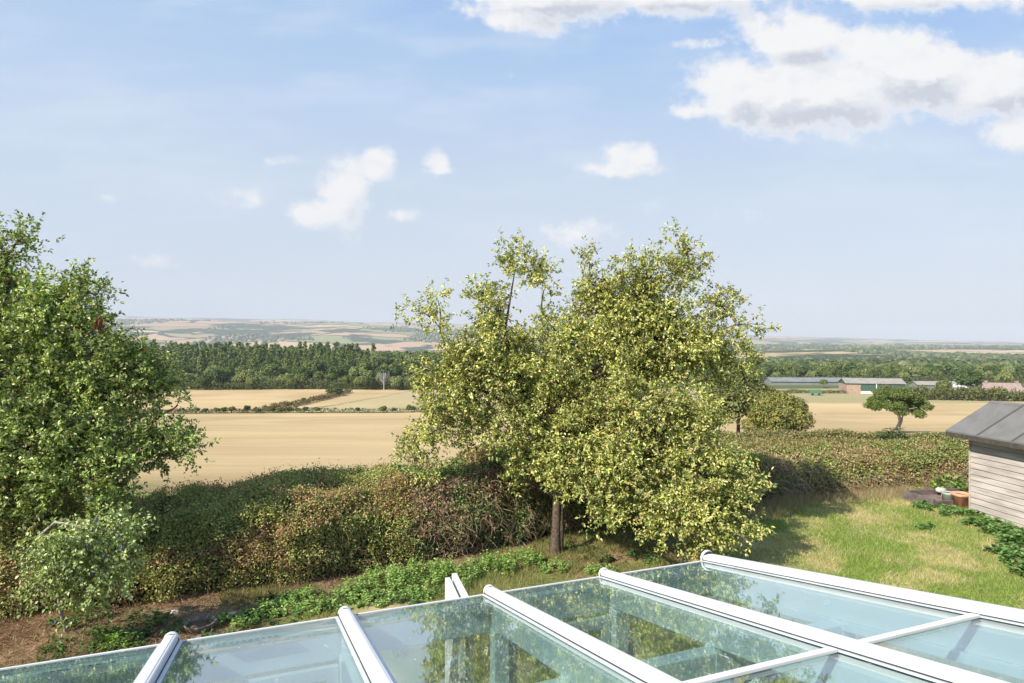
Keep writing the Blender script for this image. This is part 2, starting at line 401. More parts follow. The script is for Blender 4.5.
# ------------------------------------------------------------------ geometry makers
def unit(v): return v / np.maximum(np.linalg.norm(v, axis=-1, keepdims=True), 1e-9)
def leaf_geo(Pn, D, N, L, Wd, fold=.25):
    """pointed folded leaves: base, two sides, tip"""
    n = len(Pn); D = unit(D); S = unit(np.cross(D, N)); N2 = np.cross(S, D)
    L = np.broadcast_to(L, n)[:, None]; Wd = np.broadcast_to(Wd, n)[:, None]
    v = np.empty((n, 4, 3))
    v[:, 0] = Pn
    v[:, 1] = Pn + D * L * .45 + S * Wd * .5 + N2 * Wd * fold
    v[:, 2] = Pn + D * L - N2 * L * .12
    v[:, 3] = Pn + D * L * .45 - S * Wd * .5 + N2 * Wd * fold
    k = np.arange(n)[:, None] * 4
    f = np.concatenate([k + [0, 1, 2], k + [0, 2, 3]], 1).reshape(-1, 3)
    return v.reshape(-1, 3), f
def rdir(n): return unit(rng.normal(size=(n, 3)))
def pick(pal, n, jit=.18):
    pal = np.array([p[:3] for p in pal]), np.array([p[3] for p in pal])
    i = rng.choice(len(pal[0]), n, p=pal[1] / pal[1].sum())
    return pal[0][i] * (1 + rng.uniform(-jit, jit, (n, 1)))
class Tubes:
    def __init__(s): s.v = []; s.f = []; s.n = 0
    def add(s, pts, rad, sides=5):
        pts = np.asarray(pts, float); m = len(pts); rad = np.broadcast_to(rad, m)
        t = np.gradient(pts, axis=0); t = unit(t)
        ref = np.where(np.abs(t[:, 2:3]) > .9, [[1., 0, 0]], [[0, 0, 1.]])
        a = unit(np.cross(t, ref)); b = np.cross(t, a)
        an = np.arange(sides) / sides * 2 * np.pi
        ring = pts[:, None] + (a[:, None] * np.cos(an)[None, :, None] + b[:, None] * np.sin(an)[None, :, None]) * rad[:, None, None]
        s.v.append(ring.reshape(-1, 3))
        i = np.arange(m - 1)[:, None] * sides + np.arange(sides)[None]
        j = np.arange(m - 1)[:, None] * sides + (np.arange(sides) + 1)[None] % sides
        s.f.append((np.stack([i, j, j + sides, i + sides], -1).reshape(-1, 4)) + s.n)
        s.n += m * sides
    def build(s, name, mat, parent=None, smooth=True):
        return mesh_np(name, np.vstack(s.v), np.vstack(s.f), 4, mat, parent, None, smooth)
def curve(a, b, bend=.15, n=7, sag=0.0, seed=None):
    a, b = np.asarray(a, float), np.asarray(b, float)
    t = np.linspace(0, 1, n)[:, None]
    L = np.linalg.norm(b - a)
    off = rng.normal(size=3) * bend * L * .5; off2 = rng.normal(size=3) * bend * L * .25
    return a + (b - a) * t + off * (t * (1 - t)) * 2 + off2 * np.sin(t * np.pi * 2) * .5 + np.array([0, 0, sag]) * (t * (1 - t)) * 4

def sphere_pts(n, shell=.6):
    d = rdir(n); r = (shell + (1 - shell) * rng.random((n, 1))) if shell > 0 else rng.random((n, 1)) ** (1 / 3)
    return d * r

def fruit_tree(name, d0, clumps, base, trunk_r, leafL, leafW, pal, label, cat, sub_r=.26, tw_per=9, lf_per=11, dens=1.0, fork=None, bark=None, stems=None, droop=0.0, crown_shift=0):
    root = empty(name, base)
    root_inv = np.asarray(base)
    T = Tubes(); segs = []
    for pts, rads in (stems or []):
        T.add(np.asarray(pts) - root_inv, rads, 9); segs.append(np.asarray(pts))
    allseg = np.vstack(segs); allw = np.concatenate([np.linspace(0, 1, len(s)) for s in segs])
    LP, LD, LN, LB = [], [], [], []
    TW = Tubes()
    order = sorted(range(len(clumps)), key=lambda k: np.linalg.norm(ray(clumps[k][0], clumps[k][1], d0 + clumps[k][4]) - allseg[-1]))
    for ci in order:
        px, py, rx, ry, dd, dn = clumps[ci]
        c = ray(px, py, d0 + dd)
        r3 = np.array([rx, max(rx, ry) * .8, ry]) / F * (d0 + dd)
        # limb from the nearest wood lower than the clump
        cost = np.linalg.norm(allseg - c, axis=1) + np.maximum(allseg[:, 2] - c[2], 0) * 1.5 + (allw < .45) * 3
        k = int(np.argmin(cost)); L = np.linalg.norm(allseg[k] - c)
        lim = curve(allseg[k], c, .16, 8, .05 * L)
        T.add(lim - root_inv, np.linspace(max(.012, trunk_r * .10 + .012 * L), .010, 8), 6)
        allseg = np.vstack([allseg, lim[3:]]); allw = np.concatenate([allw, np.ones(5)])
        vol = 4.19 * r3.prod() ** (1 / 3 * 2) * 1.0
        nsub = max(3, int(dn * dens * vol / (sub_r ** 2) * .55))
        sc_ = c + sphere_pts(nsub, .25) * r3
        sc_ += rng.normal(size=sc_.shape) * .04
        for s in sc_:
            b0 = lim[rng.integers(3, 8)]
            if rng.random() < .22: TW.add(curve(b0, s, .2, 4) - root_inv, np.linspace(.009, .004, 4), 3)
        ntw = rng.poisson(tw_per, nsub).clip(2)
        rep = np.repeat(np.arange(nsub), ntw)
        tb = sc_[rep] + sphere_pts(len(rep), .0) * sub_r * rng.uniform(.5, 1.15, (nsub, 1))[rep]
        tdir = unit(unit(tb - c) * .8 + unit(tb - sc_[rep]) * .5 + rng.normal(size=tb.shape) * .55 + np.array([0, 0, .45 - droop]))
        tl = rng.uniform(.10, .34, len(rep))
        pick_t = rng.random(len(rep)) < .06
        for a, b in zip(tb[pick_t], (tb + tdir * tl[:, None])[pick_t]): TW.add([a - root_inv, (a + b) / 2 - root_inv, b - root_inv], [.0045, .004, .002], 3)
        nl = rng.poisson(lf_per, len(rep)).clip(3); r2 = np.repeat(np.arange(len(rep)), nl)
        t = rng.random(len(r2))[:, None] ** .8
        pos = tb[r2] + tdir[r2] * tl[r2][:, None] * t + rng.normal(size=(len(r2), 3)) * .014
        ld = unit(tdir[r2] * .55 + rdir(len(r2)) * .9 + np.array([0, 0, -.15 - droop]))
        ln = unit(rdir(len(r2)) * .8 + np.array([0, 0, .75]) + np.array([-.35, -.15, 0]))
        LP.append(pos); LD.append(ld); LN.append(ln)
        tone = rng.random(nsub)[rep][r2] * .45 + .55 * fbm(sc_[rep][r2][:, 0] * 1.3, sc_[rep][r2][:, 1] * 1.3, sc_[rep][r2][:, 2] * 1.3, 2, 41)
        LB.append(tone)
    LP, LD, LN = np.vstack(LP), np.vstack(LD), np.vstack(LN); tone = np.concatenate(LB)
    n = len(LP)
    v, f = leaf_geo(LP - root_inv, LD, LN, leafL * rng.uniform(.6, 1.2, n), leafW * rng.uniform(.7, 1.2, n))
    colr = pick(pal, n) * (0.80 + .42 * sst(tone, .30, .70))[:, None]  # random clump tones: leaf variation, also highlights and dark cavities put into the colour
    crown = mesh_np('crown', v, f, 3, M_LEAF, root, np.repeat(colr, 4, 0))
    T.build('trunk', bark or M_BARK, root)
    if TW.v: tag(TW.build('twigs', bark or M_BARK, root), kind='stuff')
    tag(root, label, cat)
    print(name, 'leaves', n)
    return root

# ------------------------------------------------------------------ central fruit tree
c0 = at(555, 13.1)
CT = [(650, 335, 62, 52, 0, 1), (603, 330, 44, 42, .5, 1), (682, 272, 26, 20, 0, .9), (677, 240, 10, 14, 0, .8), (690, 250, 12, 8, 0, .7), (642, 278, 30, 20, -.2, 1),
      (590, 262, 6, 14, 0, .8), (592, 285, 9, 16, 0, .8), (720, 305, 22, 17, .2, .8), (752, 327, 14, 4, 0, .7), (735, 322, 10, 6, 0, .6), (700, 352, 46, 32, -.3, 1), (738, 365, 15, 22, 0, .55), (748, 385, 7, 12, 0, .5),
      (525, 264, 16, 15, .3, 1.3), (506, 254, 7, 12, .3, 1.2), (524, 244, 5, 6, .3, 1.1), (549, 271, 10, 4, .3, 1.1), (545, 285, 9, 4, .3, 1.0), (494, 298, 15, 16, .3, 1.4), (478, 292, 7, 9, .3, 1.1), (490, 325, 13, 18, .3, 1.5), (505, 340, 26, 14, .2, 1.2),
      (438, 300, 5, 12, -.2, .9), (416, 311, 14, 5, -.2, .9), (436, 323, 12, 10, -.2, .9), (447, 340, 10, 9, -.2, .8), (470, 345, 22, 14, -.2, .8),
      (500, 372, 55, 34, 0, 1), (468, 362, 30, 18, -.3, .9), (560, 370, 52, 44, .2, 1), (452, 395, 32, 22, -.3, .9), (428, 378, 18, 12, -.3, .6),
      (436, 430, 24, 14, -.3, 1.1), (414, 440, 16, 7, -.3, 1.1), (409, 458, 6, 12, -.3, 1.1), (425, 468, 7, 16, -.3, 1.1), (462, 412, 30, 20, -.2, 1.1), (474, 440, 22, 12, -.2, .9), (505, 420, 40, 26, -.2, .9),
      (560, 435, 52, 40, 0, 1), (535, 462, 26, 20, -.2, .8), (640, 410, 68, 50, -.4, 1), (615, 470, 58, 38, -.6, 1), (690, 432, 44, 34, -.6, 1),
      (700, 482, 52, 36, -.9, 1.1), (734, 498, 24, 26, -1.0, 1.1), (672, 515, 44, 22, -1.2, 1.1), (720, 530, 34, 16, -1.3, 1), (695, 545, 22, 9, -1.4, .9), (748, 525, 12, 14, -1.0, .9), (570, 485, 22, 22, -.6, .9), (604, 505, 30, 14, -.8, 1), (515, 478, 16, 14, 0, .7), (585, 300, 22, 18, .3, .8), (560, 335, 26, 18, .3, .9), (545, 318, 12, 8, .3, .6), (625, 300, 30, 24, .1, .9),
      (640, 350, 60, 50, .9, .8), (560, 400, 60, 45, 1.0, .8), (640, 450, 60, 45, .8, .7)]
PAL_C = [(.56, .55, .16, 4), (.43, .47, .12, 4), (.26, .33, .08, 3), (.68, .62, .28, 2.5), (.12, .18, .05, 2.5), (.55, .36, .14, .6), (.70, .66, .38, 1)]
t0 = ray(557, 500, 13.15); t1 = ray(556, 445, 13.2)
fruit_tree('fruit_tree', 13.1, CT, c0, .15, .080, .038, PAL_C, dens=2.1, sub_r=.20, tw_per=8,
           label='large spreading fruit tree with yellow green leaves behind the glass roof', cat='tree',
           stems=[([c0 + [0, 0, -.1], c0 + [.02, 0, .5], t0, ray(558, 470, 13.2), ray(566, 430, 13.3), ray(590, 380, 13.2), ray(615, 330, 13.1), ray(640, 290, 13.1)], np.array([.14, .095, .085, .08, .07, .055, .04, .02])),
                  ([c0 + [.09, .03, -.1], c0 + [.12, .03, .5], ray(561, 500, 13.2), ray(562, 470, 13.25)], np.array([.09, .075, .07, .06])),
                  ([ray(558, 470, 13.2), ray(545, 430, 13.3), ray(520, 385, 13.3), ray(505, 330, 13.4), ray(515, 270, 13.4)], np.array([.08, .06, .045, .03, .012])),
                  ([ray(558, 465, 13.2), ray(600, 450, 12.8), ray(650, 450, 12.4), ray(700, 470, 12.0)], np.array([.075, .06, .04, .02])),
                  ([ray(545, 430, 13.3), ray(500, 400, 13.0), ray(455, 375, 12.9), ray(440, 330, 12.9)], np.array([.05, .035, .025, .01])),
                  ([ray(590, 380, 13.2), ray(640, 350, 12.9), ray(690, 340, 12.8), ray(735, 325, 13)], np.array([.05, .04, .025, .008]))])

# ------------------------------------------------------------------ big tree on the left
cl = at(-40, 10.5)
LT = [(46, 292, 24, 14, 0, .9), (60, 318, 40, 20, 0, 1), (12, 252, 16, 14, 0, .7), (24, 236, 5, 10, 0, .8), (2, 275, 22, 18, 0, .8), (-30, 270, 40, 35, 0, 1), (82, 286, 16, 9, 0, .7), (70, 303, 16, 10, 0, .7), (96, 296, 7, 7, 0, .6), (80, 276, 7, 4, 0, .5), (12, 300, 26, 20, .2, .8),
      (30, 330, 52, 28, -.2, 1), (92, 330, 26, 18, 0, .9), (100, 315, 10, 8, 0, .6), (-50, 340, 60, 60, 0, 1), (90, 360, 44, 26, -.2, 1), (122, 372, 34, 24, 0, 1), (142, 388, 30, 26, .2, .9), (140, 352, 18, 10, .1, .8), (160, 375, 16, 12, .2, .7), (20, 380, 60, 38, -.3, 1),
      (150, 425, 26, 22, .1, .8), (172, 438, 20, 16, .1, 1), (188, 452, 11, 7, .1, .9), (178, 405, 12, 12, .2, .8), (160, 455, 16, 12, .1, 1), (70, 420, 56, 36, -.3, 1), (118, 455, 40, 26, -.2, 1), (10, 440, 60, 40, -.4, 1), (60, 475, 56, 30, -.4, 1), (-60, 450, 60, 60, -.3, 1), (110, 490, 28, 20, -.4, .8), (0, 500, 50, 24, -.4, .8), (150, 470, 14, 12, .1, .5),
      (60, 400, 80, 50, 1.0, .6), (0, 340, 60, 50, 1.0, .6), (90, 450, 60, 40, .9, .6)]
PAL_L = [(.40, .50, .14, 4), (.28, .39, .10, 4), (.15, .21, .06, 3), (.50, .54, .22, 2.5), (.64, .64, .36, 1.5), (.24, .13, .06, .25), (.055, .09, .025, 1)]
trL = fruit_tree('broadleaf_tree', 10.5, LT, cl, .2, .074, .040, PAL_L,
           'big dark green tree at the left edge rising above the skyline', 'tree', sub_r=.19, tw_per=8, dens=2.2,
           stems=[([cl + [0, 0, -.1], cl + [.05, 0, .8], ray(-20, 470, 10.5), ray(-5, 400, 10.5), ray(0, 340, 10.5), ray(10, 280, 10.5)], np.array([.2, .17, .13, .10, .06, .02])),
                  ([ray(-20, 470, 10.5), ray(30, 430, 10.4), ray(80, 400, 10.4), ray(120, 400, 10.5)], np.array([.1, .07, .05, .02])),
                  ([ray(-5, 400, 10.5), ray(30, 350, 10.5), ray(65, 315, 10.5), ray(88, 292, 10.5)], np.array([.07, .05, .03, .01])),
                  ([ray(-20, 480, 10.5), ray(20, 480, 10.2), ray(60, 480, 9.9)], np.array([.07, .05, .03]))])
# brown withered leaves caught near its top
n = 14
pp = ray(98, 326, 9.9) - cl + rng.normal(size=(n, 3)) * [.03, .03, .05]
v, f = leaf_geo(pp, rdir(n) * .5 + [.4, 0, .8], rdir(n), .13, .07)
mesh_np('withered_leaves', v, f, 3, M_DRY, trL, np.repeat(pick([(.25, .11, .06, 1), (.15, .07, .05, 1)], n), 4, 0))

# ------------------------------------------------------------------ plum tree, lower left, in front
cp = at(66, 9.5)
PT = [(92, 535, 36, 18, 0, 1), (120, 525, 18, 12, .1, .9), (70, 560, 40, 22, -.1, 1), (110, 560, 26, 18, 0, .9), (85, 588, 30, 16, 0, .9), (76, 608, 14, 8, 0, .8), (45, 580, 16, 14, 0, .7), (52, 535, 16, 14, .1, .7), (132, 545, 9, 14, .1, .7), (28, 578, 9, 6, 0, .6)]
PAL_P = [(.48, .55, .22, 3), (.36, .45, .15, 4), (.22, .30, .09, 3), (.66, .70, .38, 2), (.12, .16, .05, 1)]
plumt = fruit_tree('plum_tree', 8.9, PT, cp, .05, .062, .036, PAL_P,
           'low pale leaved plum tree drooping in front of the big dark tree', 'tree', sub_r=.17, dens=2.0, bark=M_BARKG, droop=.5,
           stems=[([cp, cp + [-.02, -.1, .4], ray(58, 590, 9.3), ray(40, 560, 9.1), ray(40, 535, 9.0), ray(55, 522, 8.9), ray(85, 527, 8.9), ray(115, 530, 8.9)], np.array([.028, .026, .024, .022, .02, .018, .014, .01])),
                  ([ray(36, 560, 9.1), ray(60, 570, 8.95), ray(80, 600, 8.9)], np.array([.022, .018, .008]))])
bpy_pl = None
M_PLUM = principled('plum_skin', (.05, .05, .13), .45, .4, None, (20, .2, (.12, .13, .24)))
def uvball(r, seg=8, rings=6, sq=(1, 1, 1)):
    v, f = [], []
    for a in range(rings + 1):
        for b in range(seg):
            ph = math.pi * a / rings; t = 2 * math.pi * b / seg
            v.append((r * sq[0] * math.sin(ph) * math.cos(t), r * sq[1] * math.sin(ph) * math.sin(t), r * sq[2] * math.cos(ph)))
    for a in range(rings):
        for b in range(seg):
            f.append((a * seg + b, (a + 1) * seg + b, (a + 1) * seg + (b + 1) % seg, a * seg + (b + 1) % seg))
    return np.array(v), np.array(f)
bv, bf = uvball(.021, 8, 6, (1, 1, 1.2))
for k, (px, py) in enumerate([(88, 545), (92, 572), (75, 568), (80, 537), (118, 536), (122, 548), (60, 555), (93, 574), (52, 585), (56, 622), (104, 556), (70, 590), (66, 540), (96, 520), (90, 500)]):
    if k == 0: p0 = mesh_np('plum', bv, bf, 4, M_PLUM, plumt, None, True); o = p0
    else: o = p0.copy(); COL.objects.link(o); o.parent = plumt
    o.location = ray(px, py, 8.55 + .04 * (k % 4)) - cp

# ------------------------------------------------------------------ the garden hedges
def hedge(name, x0, x1, hfun, thick, nleaf, colfun, leafL, leafW, label, bump=.22, dens_low=.5, back=True):
    fx = (x0 + x1) / 2; base = np.array([fx, float(hedge_front(fx)), float(height(fx, hedge_front(fx)))])
    root = empty(name, base)
    def surf(s, t, inset=0.0):
        """s: x of the front foot, t: 0 foot .. 1 front shoulder .. 2 back shoulder .. 3 back foot"""
        y = hedge_front(s); H = hfun(s) * (1 + .20 * (fbm(s / 1.0, 0 * s, 0, 4, 51) - .5))
        dx = 0.02; ty = (hedge_front(s + dx) - hedge_front(s - dx)) / (2 * dx)
        nx, ny = -ty / np.sqrt(1 + ty ** 2), 1 / np.sqrt(1 + ty ** 2)     # away from the house
        off = np.interp(t, [0, .35, .85, 1.3, 2, 3], [.12, .0, .22, .6, thick, thick + .1]) 
        zz = np.interp(t, [0, .5, .85, 1.1, 1.5, 2, 2.3, 3], [0, .52, .82, .93, 1.0, .95, .8, 0])
        no = np.interp(t, [0, .7, 1.3, 2, 3], [-1, -1, -.25, .3, 1]); nz_ = np.interp(t, [0, .7, 1.3, 2, 3], [0, .15, 1, .9, 0])
        b = (fbm(s * 1.5, t * 2.2, 0 * s, 4, 52) - .5) * 2 * bump + (fbm(s * 6, t * 8, 0 * s, 2, 53) - .5) * bump * .7 - inset
        X_ = s + nx * (off + no * b); Y_ = y + ny * (off + no * b); Z_ = height(X_, Y_) * 0 + height(s, y) + zz * H + nz_ * b
        N = unit(np.stack([nx * no, ny * no, nz_], -1) + 1e-6)
        return np.stack([X_, Y_, Z_], -1), N
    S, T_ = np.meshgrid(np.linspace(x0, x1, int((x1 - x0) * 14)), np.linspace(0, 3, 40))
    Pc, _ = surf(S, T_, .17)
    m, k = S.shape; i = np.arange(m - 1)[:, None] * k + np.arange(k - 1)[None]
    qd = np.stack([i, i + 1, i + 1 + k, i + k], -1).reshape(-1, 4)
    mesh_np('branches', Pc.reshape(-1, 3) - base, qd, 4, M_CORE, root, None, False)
    s = rng.uniform(x0, x1, nleaf); t = rng.uniform(0, 2.35 if back else 2, nleaf)
    keep = rng.random(nleaf) < np.interp(t, [0, .3, .7, 3], [dens_low * .6, dens_low, 1, 1]); s, t = s[keep], t[keep]
    Pn, N = surf(s, t); n = len(s)
    Pn = Pn - N * (rng.random((n, 1)) ** 1.6 * .26) + rng.normal(size=(n, 3)) * .03 + N * .03
    shoots = rng.random(n) < .06
    Pn[shoots] += (N[shoots] * .5 + [0, 0, .8]) * rng.uniform(0, .14, (shoots.sum(), 1))
    D = unit(N * .5 + rdir(n) + [0, 0, .25]); Nn = unit(N * .9 + rdir(n) * .7 + [0, 0, .3])
    v, f = leaf_geo(Pn - base, D, Nn, leafL * rng.uniform(.6, 1.3, n), leafW * rng.uniform(.6, 1.3, n))
    mesh_np('foliage', v, f, 3, M_LEAF, root, np.repeat(np.clip(colfun(s, t, Pn, n), 0, 1), 4, 0))
    tag(root, label, 'hedge')
    return root, surf, base
def stalks(name, parent, base, surf, smin, smax, tmin, tmax, n, Lr, palette, rad=.005, down=.6, mat=None):
    """thin dry bramble stems arching over a hedge face"""
    T = Tubes(); cols = []
    s = rng.uniform(smin, smax, n); t = rng.uniform(tmin, tmax, n)
    Pn, N = surf(s, t)
    for a, nn in zip(Pn, N):
        L = rng.uniform(*Lr); d = unit(nn * .35 + rng.normal(size=3) * .75 + np.array([-.15, -.1, -down * rng.random()]))
        tt = np.linspace(0, 1, 5)[:, None]
        pts = a + nn * .03 + d * tt * L + nn * .10 * np.sin(tt * 3.1) + np.array([0, 0, -.5 * L]) * tt ** 2 * rng.random()
        T.add(pts - base, np.linspace(rad, rad * .4, 5), 3)
        cols.append(np.repeat(pick(palette, 1), 15, 0))
    return tag(mesh_np(name, np.vstack(T.v), np.vstack(T.f), 4, M_DRY, parent, np.vstack(cols)), kind='stuff')

def col_left(s, t, Pn, n):
    g_ = pick([(.34, .37, .10, 4), (.45, .46, .14, 3), (.19, .24, .06, 2.5), (.56, .53, .20, 1.5)], n)
    r_ = pick([(.48, .30, .14, 3), (.56, .38, .19, 2), (.31, .19, .095, 2)], n)
    m = fbm(Pn[:, 0] * .9, Pn[:, 1] * .9, Pn[:, 2] * 1.4, 4, 61)
    w = sst(m + (t > .9) * .05 - (t < .5) * .02, .50, .64) * .55 + .05
    return np.where((rng.random(n) < w)[:, None], r_, g_)
xl0, xl1 = (-330 - 512) / F * 9.0, (415 - 512) / F * 12.4
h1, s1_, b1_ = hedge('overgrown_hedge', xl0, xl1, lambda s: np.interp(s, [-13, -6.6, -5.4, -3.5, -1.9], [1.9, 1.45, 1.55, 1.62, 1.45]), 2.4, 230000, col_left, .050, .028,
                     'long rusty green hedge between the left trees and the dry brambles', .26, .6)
stalks('dry_stems', h1, b1_, s1_, xl0, xl1, 0, .5, 900, (.12, .4), [(.24, .15, .08, 2), (.33, .23, .14, 2), (.15, .09, .05, 2)], .004, .3)
stalks('dry_stems', h1, b1_, s1_, xl0, xl1, .5, 1.8, 500, (.15, .4), [(.34, .24, .13, 2), (.24, .15, .08, 2)], .004, .2)
def col_mid(s, t, Pn, n):
    g_ = pick([(.18, .25, .07, 4), (.27, .33, .10, 3), (.10, .15, .04, 3), (.40, .43, .18, 1.3)], n)
    r_ = pick([(.38, .24, .14, 3), (.28, .17, .10, 2), (.46, .33, .21, 2)], n)
    m = fbm(Pn[:, 0] * 1.1, Pn[:, 1] * 1.1, Pn[:, 2] * 1.6, 3, 62)
    px = 512 + F * Pn[:, 0] / Pn[:, 1]; br = np.exp(-((px - 455) / 60) ** 2) * (t < 1.15)
    w = sst(m + br * .20, .53, .66) * .75
    return np.where((rng.random(n) < w)[:, None], r_, g_)
xm1 = (770 - 512) / F * 16.7
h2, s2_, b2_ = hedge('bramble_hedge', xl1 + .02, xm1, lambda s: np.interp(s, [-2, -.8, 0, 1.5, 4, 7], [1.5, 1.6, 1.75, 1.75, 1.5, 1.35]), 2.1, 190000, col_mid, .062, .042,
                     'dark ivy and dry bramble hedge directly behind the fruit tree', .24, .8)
BRC = [(.52, .38, .25, 3), (.62, .49, .34, 2), (.34, .23, .14, 2), (.70, .57, .42, 1)]
stalks('dry_bramble_stems', h2, b2_, s2_, -1.9, 1.2, .1, 1.15, 520, (.15, .45), BRC, .0038, .5)
stalks('dry_bramble_stems', h2, b2_, s2_, -1.9, 3.8, 0, .7, 380, (.15, .5), BRC, .004, .5)
def col_right(s, t, Pn, n):
    g_ = pick([(.23, .26, .07, 4), (.33, .35, .11, 3), (.14, .18, .05, 2.5), (.45, .44, .18, 1.5)], n)
    r_ = pick([(.44, .29, .15, 3), (.52, .39, .22, 3), (.30, .18, .10, 2)], n)
    m = fbm(Pn[:, 0] * 1.2, Pn[:, 1] * 1.2, Pn[:, 2] * 2.0, 4, 63)
    w = sst(m + (t > 1) * .04, .46, .60) * .60 + .05
    return np.where((rng.random(n) < w)[:, None], r_, g_)
h3, s3_, b3_ = hedge('garden_hedge', xm1 + .02, (1300 - 512) / F * 21.5, lambda s: np.interp(s, [4, 8, 11, 13, 18, 30], [1.35, 1.25, 1.15, 1.30, 1.45, 1.5]), 1.8, 210000, col_right, .068, .042,
                     'sunlit mixed hedge across the end of the lawn beside the shed', .20, .8)
stalks('dry_stems', h3, b3_, s3_, xm1, 9.5, 0, .9, 500, (.2, .5), BRC, .005, .3)
stalks('dry_stems', h3, b3_, s3_, 9.5, 20, 0, .6, 700, (.2, .5), BRC, .005, .4)

# ------------------------------------------------------------------ ground cover in the garden (uncountable)
def blades(name, n, region, Lr, wid, colfun, label, cat='grass', lean=.6):
    x, y = region(n); z = height(x, y); m = len(x)
    Pn = np.stack([x, y, z - .01], -1)
    D = unit(rng.normal(size=(m, 3)) * [lean, lean, .15] + [0, 0, 1]); S = unit(np.cross(D, rdir(m)))
    L = rng.uniform(*Lr, m)[:, None] * (.6 + .8 * fbm(x / .6, y / .6, 0, 2, 71))[:, None]
    v = np.stack([Pn - S * wid / 2, Pn + S * wid / 2, Pn + D * L + S * L * .15], 1)
    o = mesh_np(name, v.reshape(-1, 3), np.arange(3 * m), 3, M_GRASS, None, np.repeat(np.clip(colfun(x, y, m), 0, 1), 3, 0))
    tag(o, label, cat, None, 'stuff'); return o
def reg_poly(pxr, dr, test=None):
    def f(n):
        d = np.sqrt(rng.uniform(dr[0] ** 2, dr[1] ** 2, n)); x = (rng.uniform(*pxr, n) - 512) / F * d
        k = d < hedge_front(x) + .15
        if test is not None: k &= test(x, d)
        return x[k], d[k]
    return f
def lawncol(x, y, n):
    g_ = pick([(.27, .36, .08, 4), (.38, .45, .12, 3), (.19, .27, .06, 2)], n); s_ = pick([(.62, .52, .27, 3), (.52, .41, .21, 2), (.72, .62, .36, 1)], n)
    w = sst(fbm(x / .9, y / .9, 0, 4, 21), .42, .72) * .52 + sst(fbm(x / 2.6, y / 2.6, 0, 3, 22), .5, .7) * .25
    return np.where((rng.random(n) < w)[:, None], s_, g_)
blades('grass', 260000, reg_poly((690, 1300), (7, 21), lambda x, y: np.exp(-((x - 1.7) / 1.8) ** 2 - ((y - 13.3) / 1.5) ** 2) < .35), (.04, .13), .011, lawncol,
       'dry patchy lawn grass, green and straw coloured, between roof and hedge')
blades('rough_grass', 150000, reg_poly((220, 700), (8, 15), lambda x, y: fbm(x / .8, y / .8, 0, 3, 25) < .56), (.04, .14), .010,
       lambda x, y, n: pick([(.22, .28, .07, 3), (.33, .33, .12, 2), (.46, .36, .19, 2.5), (.15, .2, .05, 2)], n), 'rough grass on the strip between glass roof and hedge')
def straw_region(n):
    d = np.sqrt(rng.uniform(7 ** 2, 15.5 ** 2, n)); x = (rng.uniform(-250, 760, n) - 512) / F * d
    hf_ = hedge_front(x); m = np.maximum(1 - sst(x, -4.6, -3.2), np.maximum(1 - sst(hf_ - d, .1, 1.4), np.exp(-((x - 1.7) / 1.8) ** 2 - ((d - 13.3) / 1.5) ** 2)))
    k = (d < hf_ + .2) & (rng.random(n) < m); return x[k], d[k]
blades('dead_grass', 170000, straw_region, (.05, .17), .013, lambda x, y, n: pick([(.30, .19, .11, 3), (.42, .30, .18, 2), (.20, .12, .07, 3), (.16, .17, .06, 1), (.5, .38, .25, 1)], n),
       'brown dead grass and litter along the foot of the hedge', 'dead grass', 2.2)
# straw fringe at foot of the right hedge
def fringe(n):
    x = rng.uniform(4.2, 14, n); y = hedge_front(x) - rng.uniform(-.3, 1.1, n) * rng.random(n); return x, y
blades('long_dry_grass', 20000, fringe, (.12, .42), .010, lambda x, y, n: pick([(.50, .40, .24, 3), (.40, .29, .17, 3), (.26, .28, .10, 2), (.58, .48, .31, 1)], n),
       'long straw coloured grass at the foot of the sunlit hedge', 'dry grass', .5)

def weeds(name, spots, leafL, leafW, pal, label, cat, per=1.0, layer=4):
    LP, LD, LN, st = [], [], [], Tubes()
    for (px, d, rx, ry, h) in spots:
        cx, cy = (px - 512) / F * d, d
        n = int(rx * ry * 150 * per)
        a = rng.uniform(0, 2 * np.pi, n); r = np.sqrt(rng.random(n))
        x = cx + rx * r * np.cos(a); y = cy + ry * r * np.sin(a); z = height(x, y)
        hh = h * (1 - .6 * r ** 2) * rng.uniform(.55, 1.1, n)
        for k in range(layer):
            fz = (k + 1) / layer
            m = 5; ang = rng.uniform(0, 2 * np.pi, (n, 1)) + np.arange(m)[None] * 2 * np.pi / m
            px_, py_ = np.repeat(x, m), np.repeat(y, m)
            LP.append(np.stack([px_ + rng.normal(size=n * m) * .02, py_ + rng.normal(size=n * m) * .02, np.repeat(z + hh * fz, m) + rng.normal(size=n * m) * .015], -1))
            LD.append(np.stack([np.cos(ang).ravel(), np.sin(ang).ravel(), np.full(n * m, .25) + rng.normal(size=n * m) * .3], -1))
            LN.append(unit(np.stack([np.cos(ang).ravel() * -.3, np.sin(ang).ravel() * -.3, np.ones(n * m)], -1) + rng.normal(size=(n * m, 3)) * .25))
    LP, LD, LN = map(np.vstack, (LP, LD, LN)); n = len(LP)
    v, f = leaf_geo(LP, LD, LN, leafL * rng.uniform(.6, 1.2, n), leafW * rng.uniform(.6, 1.2, n), .12)
    o = mesh_np(name, v, f, 3, M_LEAF, None, np.repeat(pick(pal, n), 4, 0)); tag(o, label, cat, None, 'stuff'); return o
NET = [(.24, .38, .09, 4), (.34, .48, .13, 3), (.16, .27, .06, 2), (.46, .56, .2, 1)]
